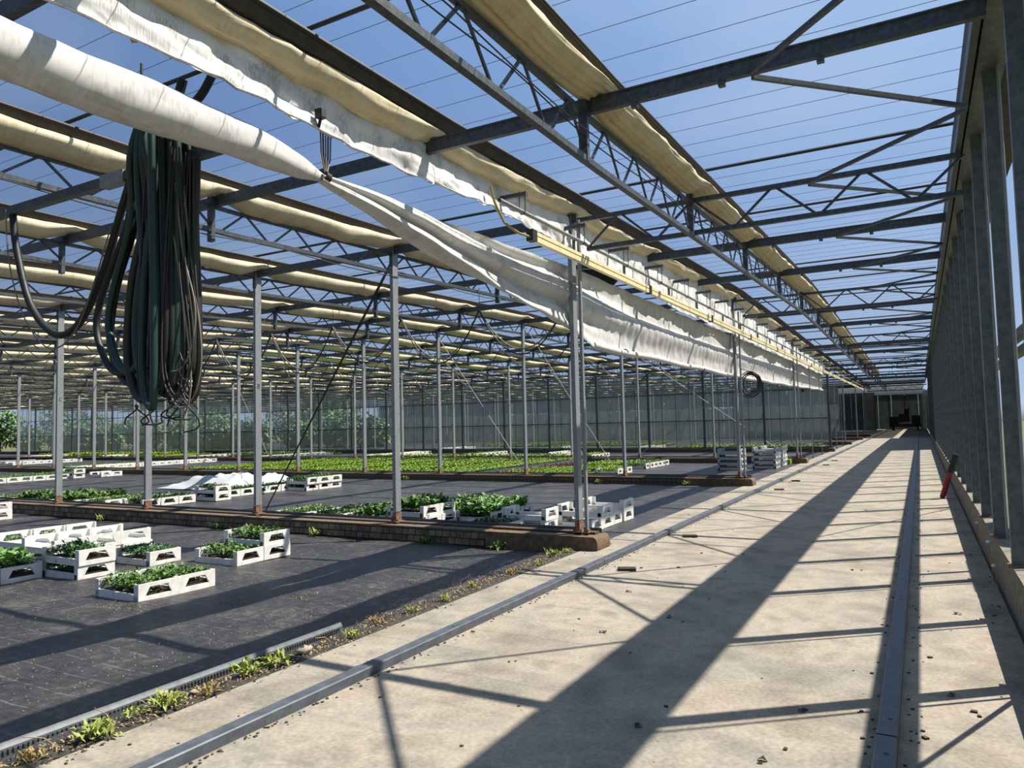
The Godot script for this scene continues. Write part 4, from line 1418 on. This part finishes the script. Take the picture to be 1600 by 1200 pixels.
func beyond() -> void:
	# posts of the bays behind the glass
	for r in 3:
		var z := Z1 - ROW * (4 + r)
		for k in 16 - r * 3:
			var o := block("steel_post", Vector3(XA - BAY * k, 2.0, z), Vector3(0.07, 4.2, 0.12), M.steel)
			tag(o, "pale post beyond the glass, %s row, %s from the path" % [ord_word(r), ord_word(k)], "post", "posts beyond the glass")
		var w := block("wall_distant", Vector3(-4.6, 0.08, z), Vector3(2.0, 0.2, 0.4), M.timber)
		struct(w, "end of the %s low wall beyond the glass" % ord_word(r), "wall")
	var p := thing("wall_pale", "pale whitened glass wall of the house behind", "wall", Vector3(0, 0, -61.0))
	struct(p)
	for i in 36:
		for r in 3:
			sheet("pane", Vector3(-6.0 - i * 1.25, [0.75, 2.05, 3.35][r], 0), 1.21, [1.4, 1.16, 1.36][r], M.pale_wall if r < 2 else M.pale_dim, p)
	for i in 60:
		block("glazing_bar", Vector3(-5.7 - i * 0.75, 1.9, 0.05), Vector3(0.045, 3.9, 0.03), M.crate_grey, p)
	for i in 3:
		bar("rail", Vector3(-5.4, 0.1 + i * 1.35, 0.06), Vector3(-50.6, 0.1 + i * 1.35, 0.06), 0.04, 0.06, M.steel, p)
	for i in 19:
		block("upright", Vector3(-5.4 - i * 2.5, 1.9, 0.06), Vector3(0.08, 3.8, 0.08), M.steel, p)
	p = thing("wall_end", "pale end wall far down the path's left side", "wall", Vector3(0, 0, -92.0))
	struct(p)
	for i in 12:
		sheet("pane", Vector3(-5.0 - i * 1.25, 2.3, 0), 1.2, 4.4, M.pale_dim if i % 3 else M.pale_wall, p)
		block("upright", Vector3(-4.4 - i * 1.25, 2.0, 0.06), Vector3(0.09, 4.0, 0.08), M.dark_steel, p)
	# closed roof over the far end of the path
	var c := thing("ceiling", "closed slatted roof over the far end of the path", "roof", Vector3(0, 4.35, 0))
	struct(c)
	for i in 20:
		var s := block("roof_slat", Vector3(-5.0, 0.0, -63.5 - i * 2.1), Vector3(10.8, 0.05, 1.88), M.louvre, c)
		s.rotation.x = 0.06
	var e := thing("wall_distant_end", "light end wall closing the far end of the path", "wall", Vector3(-1.6, 0, -104.0))
	struct(e)
	for i in 6: sheet("pane", Vector3(-3.75 + i * 1.5, 2.4, 0), 1.48, 4.8, M.pale_dim, e)
	for i in 5: block("upright", Vector3(-3.6 + i * 1.8, 2.1, 0.08), Vector3(0.08, 4.2, 0.08), M.dark_steel, e)
	var rw := thing("wall_right_far", "dark closed panels of the right wall far away", "wall", Vector3(0.66, 0, 0))
	struct(rw)
	for i in 29:
		block("panel", Vector3(0.12, 2.1, -41.0 - i * 2.2), Vector3(0.08, 4.2, 2.15), M.wall_steel, rw)
	# dark trolley at the end of the path
	var m := thing("trolley", "dark machine trolley parked at the far end of the path", "machine", Vector3(-1.5, 0, -95.0))
	block("chassis", Vector3(0, 0.55, 0), Vector3(3.2, 0.35, 2.2), M.machine, m)
	block("engine_cover", Vector3(-0.1, 1.35, 0), Vector3(1.1, 1.0, 1.2), M.machine, m)
	block("left_tank", Vector3(-1.15, 1.15, 0), Vector3(0.9, 0.85, 1.5), M.machine, m)
	block("right_tank", Vector3(1.1, 1.2, 0), Vector3(0.9, 0.95, 1.5), M.machine, m)
	block("lamp_bar", Vector3(0, 0.85, 1.15), Vector3(0.9, 0.16, 0.06), M.pale_wall, m)
	block("seat_back", Vector3(0.15, 2.1, -0.2), Vector3(0.45, 0.65, 0.2), M.machine, m)
	rod("mast", Vector3(0.4, 1.6, 0.2), Vector3(0.4, 2.7, 0.2), 0.05, M.machine, m)
	for i in 4: rod("wheel", Vector3([-1.35, 1.15][i % 2], 0.32, [0.8, -0.8][i / 2]), Vector3([-1.15, 1.35][i % 2], 0.32, [0.8, -0.8][i / 2]), 0.32, M.black, m, 14)
	# trees outside
	var tr := RandomNumberGenerator.new()
	tr.seed = 77
	var spots := [[-26.0, -88.0, 8.0], [-36.0, -80.0, 7.0], [-44.0, -72.0, 6.5], [-53.0, -76.0, 7.5], [-62.0, -66.0, 6.5], [-70.0, -74.0, 8.0], [-80.0, -62.0, 7.0], [-92.0, -70.0, 8.0], [-100.0, -56.0, 7.0], [-18.0, -96.0, 8.0]]
	for i in 16:
		spots.append([-24.0 - i * 6.4, -84.0 + 0.9 * i + 2.0 * sin(i * 2.0), 5.4 + 1.4 * sin(i * 1.7)])
	for i in 13:
		spots.append([-43.0 - i * 4.6, -50.5 - 1.5 * sin(i * 1.3), 3.3 + 0.5 * sin(i * 2.1)])
	for i in 6:
		spots.append([-104.0 - i * 5.0, -50.0 + 5.0 * i, 6.0])
	for i in spots.size():
		var sp: Array = spots[i]
		var tall: float = sp[2]
		var t := thing("tree" if tall > 4 else "shrub", "leafy green %s outside beyond the glass, %s in the line from the right" % ["tree" if tall > 4 else "shrub", ord_word(i)], "tree" if tall > 4 else "shrub", Vector3(sp[0], -0.3, sp[1]), 0, "trees beyond the glass")
		rod("trunk", Vector3.ZERO, Vector3(0, tall * 0.6, 0), 0.16, M.timber, t)
		var s := st()
		s.set_smooth_group(-1)
		for k in 900:
			var d := Vector3(tr.randfn(), tr.randfn(), tr.randfn()).normalized() * pow(tr.randf(), 0.4)
			var at := Vector3(d.x * tall * 0.62, tall * 0.50 + d.y * tall * 0.46, d.z * tall * 0.5)
			var dir := Vector3(tr.randfn(), tr.randfn() * 0.6, tr.randfn()).normalized()
			add_leaf(s, at, dir, 0.6, 0.45, 0.3)
		obj("crown", done(s, M.leaf_tree), t)

# ---------------------------------------------------------------- small things
func weed(at: Vector3, r: float, h: float, n: int, m: Material, label: String) -> void:
	var s := st()
	s.set_smooth_group(-1)
	for i in n:
		var a := rng.randf() * TAU
		var up := rng.randf_range(0.3, 1.35)
		var d := Vector3(cos(a) * cos(up), sin(up), sin(a) * cos(up))
		var root := Vector3(rng.randf_range(-r, r), rng.randf_range(0, h * 0.4), rng.randf_range(-r, r)) * 0.7
		root.y = absf(root.y)
		add_leaf(s, root, d, h * rng.randf_range(0.5, 1.0), h * rng.randf_range(0.12, 0.24), rng.randf_range(0, 0.5))
	var o := obj("weed_tuft", done(s, m))
	o.position = at
	tag(o, label, "weed", "weeds")

func small_things() -> void:
	var along := [-2.05, -2.35, -2.62, -2.80, -3.05, -3.40, -3.62, -4.35, -4.75, -5.15, -5.62, -6.2, -6.9, -7.5, -8.05, -8.35]
	for i in along.size():
		var lab := "weed tuft on the path's left edge, %s from the camera" % ord_word(i)
		var big: bool = i in [1, 3, 5, 6, 14]
		weed(Vector3(-3.93 + 0.05 * sin(i * 2.1), 0.0, along[i]), 0.10 if big else 0.07, 0.12 if big else 0.08, 70 if big else 40, M.weed if i % 4 else M.moss, lab)
	var wallw := [-5.0, -8.3, -10.6, -13.9, -6.2]
	for i in wallw.size():
		weed(Vector3(wallw[i], BED, -8.48), 0.10, 0.16, 40, M.weed if i % 2 else M.leaf, "weed at the foot of the nearest brick wall, %s from the path" % ord_word([0, 2, 3, 4, 1][i]))
	for i in 3:
		weed(Vector3([-7.6, -14.0, -5.2][i], 0.0, -18.2), 0.12, 0.18, 26, M.weed, "weed at the foot of the second brick wall, %s" % ["middle one", "left one", "right one"][i])
	var mosses := [[-6.75, -4.30], [-6.45, -4.42], [-5.35, -5.35], [-5.9, -4.9]]
	for i in mosses.size():
		weed(Vector3(mosses[i][0], BED, mosses[i][1]), 0.22, 0.035, 90, M.moss, ["yellowish moss before the front crates, left patch", "yellowish moss before the front crates, right patch", "brownish moss patch on the bare ground cover", "sparse moss between the shadow bands"][i])
	# dead stalks
	for i in 6:
		var z: float = [-2.5, -2.75, -2.95, -3.1, -2.2, -4.2][i]
		var s := st()
		var a := rng.randf() * TAU
		add_tube(s, [Vector3(0, 0.0, 0), Vector3(cos(a) * 0.06, 0.05, sin(a) * 0.06), Vector3(cos(a) * 0.16, 0.07, sin(a) * 0.16)], 0.0025, 4)
		var o := obj("dead_stalk", done(s, M.straw))
		o.position = Vector3(-3.97, 0.0, z)
		tag(o, "dry straw stalk among the weeds, %s from the camera" % ord_word([1, 2, 3, 4, 0, 5][i]), "stalk", "dry stalks")
	# stones
	var stones := [[-3.93, -3.90, 0.055], [-4.10, -2.92, 0.03], [-3.98, -3.02, 0.025], [-4.2, -3.6, 0.02]]
	for i in stones.size():
		var s := st()
		var g := []
		var n := noise(1.3, 500 + i, 2)
		for a in 7:
			var r := []
			for b in 10:
				var th := PI * a / 6.0
				var ph := TAU * b / 10.0
				var d := Vector3(sin(th) * cos(ph), cos(th) * 0.6, sin(th) * sin(ph))
				r.append(d * stones[i][2] * (1.0 + 0.9 * n.get_noise_3dv(d * 1.3)))
			g.append(r)
		add_grid(s, g, true)
		var o := obj("stone", done(s, M.stone))
		o.position = Vector3(stones[i][0], stones[i][2] * 0.35, stones[i][1])
		tag(o, ["pale broken stone beside the path edge", "small round pebble beside the metal profile", "tiny pebble next to the round one", "small pebble behind the pale stone"][i], "stone")
	# small dark grates let into the path
	var zs := [-7.58, -10.07, -17.4, -19.9, -26.8, -29.6]
	for i in zs.size():
		var t := thing("floor_grate", "small dark metal grate lying on the path, %s from the camera" % ord_word(i), "grate", Vector3(-2.86, 0, zs[i]), 0.35, "dark grates on the path")
		for k in 3: block("bar", Vector3(0, 0.016, -0.05 + k * 0.05), Vector3(0.20, 0.022, 0.024), M.rust if k == 1 else M.black, t)
		block("cross_bar", Vector3(0.05, 0.006, 0), Vector3(0.03, 0.012, 0.15), M.black, t)
	# red and black handle leaning on the wall
	var t := thing("red_tool", "red and black tool leaning against the right curb", "tool", Vector3(0.30, 0, -16.4))
	var a := Vector3(0, 0.02, 0)
	var b := Vector3(0.275, 0.86, -0.05)
	rod("red_sleeve", a, a.lerp(b, 0.58), 0.047, M.red, t, 12)
	rod("black_grip", a.lerp(b, 0.56), a.lerp(b, 0.97), 0.054, M.black, t, 12)
	rod("tip", a.lerp(b, 0.96), b, 0.045, M.steel, t, 10)
	rod("ferrule", Vector3(0, 0, 0), a.lerp(b, 0.06), 0.04, M.black, t, 10)
	# dandelion clocks
	for i in 3:
		var z: float = [-10.1, -8.5, -8.0][i]
		var h: float = [0.34, 0.36, 0.22][i]
		var d := thing("dandelion", "white dandelion clock at the right curb, %s" % ["farthest one", "middle one", "nearest one"][i], "flower", Vector3(0.52, 0, z), 0, "dandelion clocks")
		rod("stem", Vector3(0.02, 0, 0.12), Vector3(0, h, 0), 0.003, M.straw, d, 5)
		var sp := SphereMesh.new()
		sp.radius = 0.022
		sp.height = 0.03
		sp.radial_segments = 10
		sp.rings = 5
		sp.material = M.crate
		var o := obj("seed_head", sp, d)
		o.position = Vector3(0, h, 0)
	# leaves and crumbs lying on the path
	var bits := [[-0.75, -3.62], [0.17, -6.9], [-0.62, -4.3], [-1.35, -3.75], [-2.2, -5.3], [-1.9, -5.9], [-2.5, -6.6], [0.1, -4.9]]
	for i in bits.size():
		var s := st()
		add_leaf(s, Vector3.ZERO, Vector3(1, 0.35, 0).normalized(), 0.055, 0.04, 0.4)
		add_leaf(s, Vector3(0.02, 0, 0.01), Vector3(0.2, 0.3, 1).normalized(), 0.04, 0.03, 0.5)
		var o := obj("dry_leaf", done(s, M.soil))
		o.position = Vector3(bits[i][0], 0.003, bits[i][1])
		o.rotation.y = i * 1.3
		tag(o, "curled dark dry leaf lying on the concrete path", "leaf", "dry leaves on the path")

func _ready() -> void:
	rng.seed = 20240511
	make_world()
	materials()
	ground()
	low_walls()
	right_wall()
	glass_wall()
	beyond()
	posts()
	beams()
	girders()
	films()
	curtain()
	valance()
	rails()
	rail_line()
	fields()
	crates()
	crates_beyond()
	hoses()
	small_things()
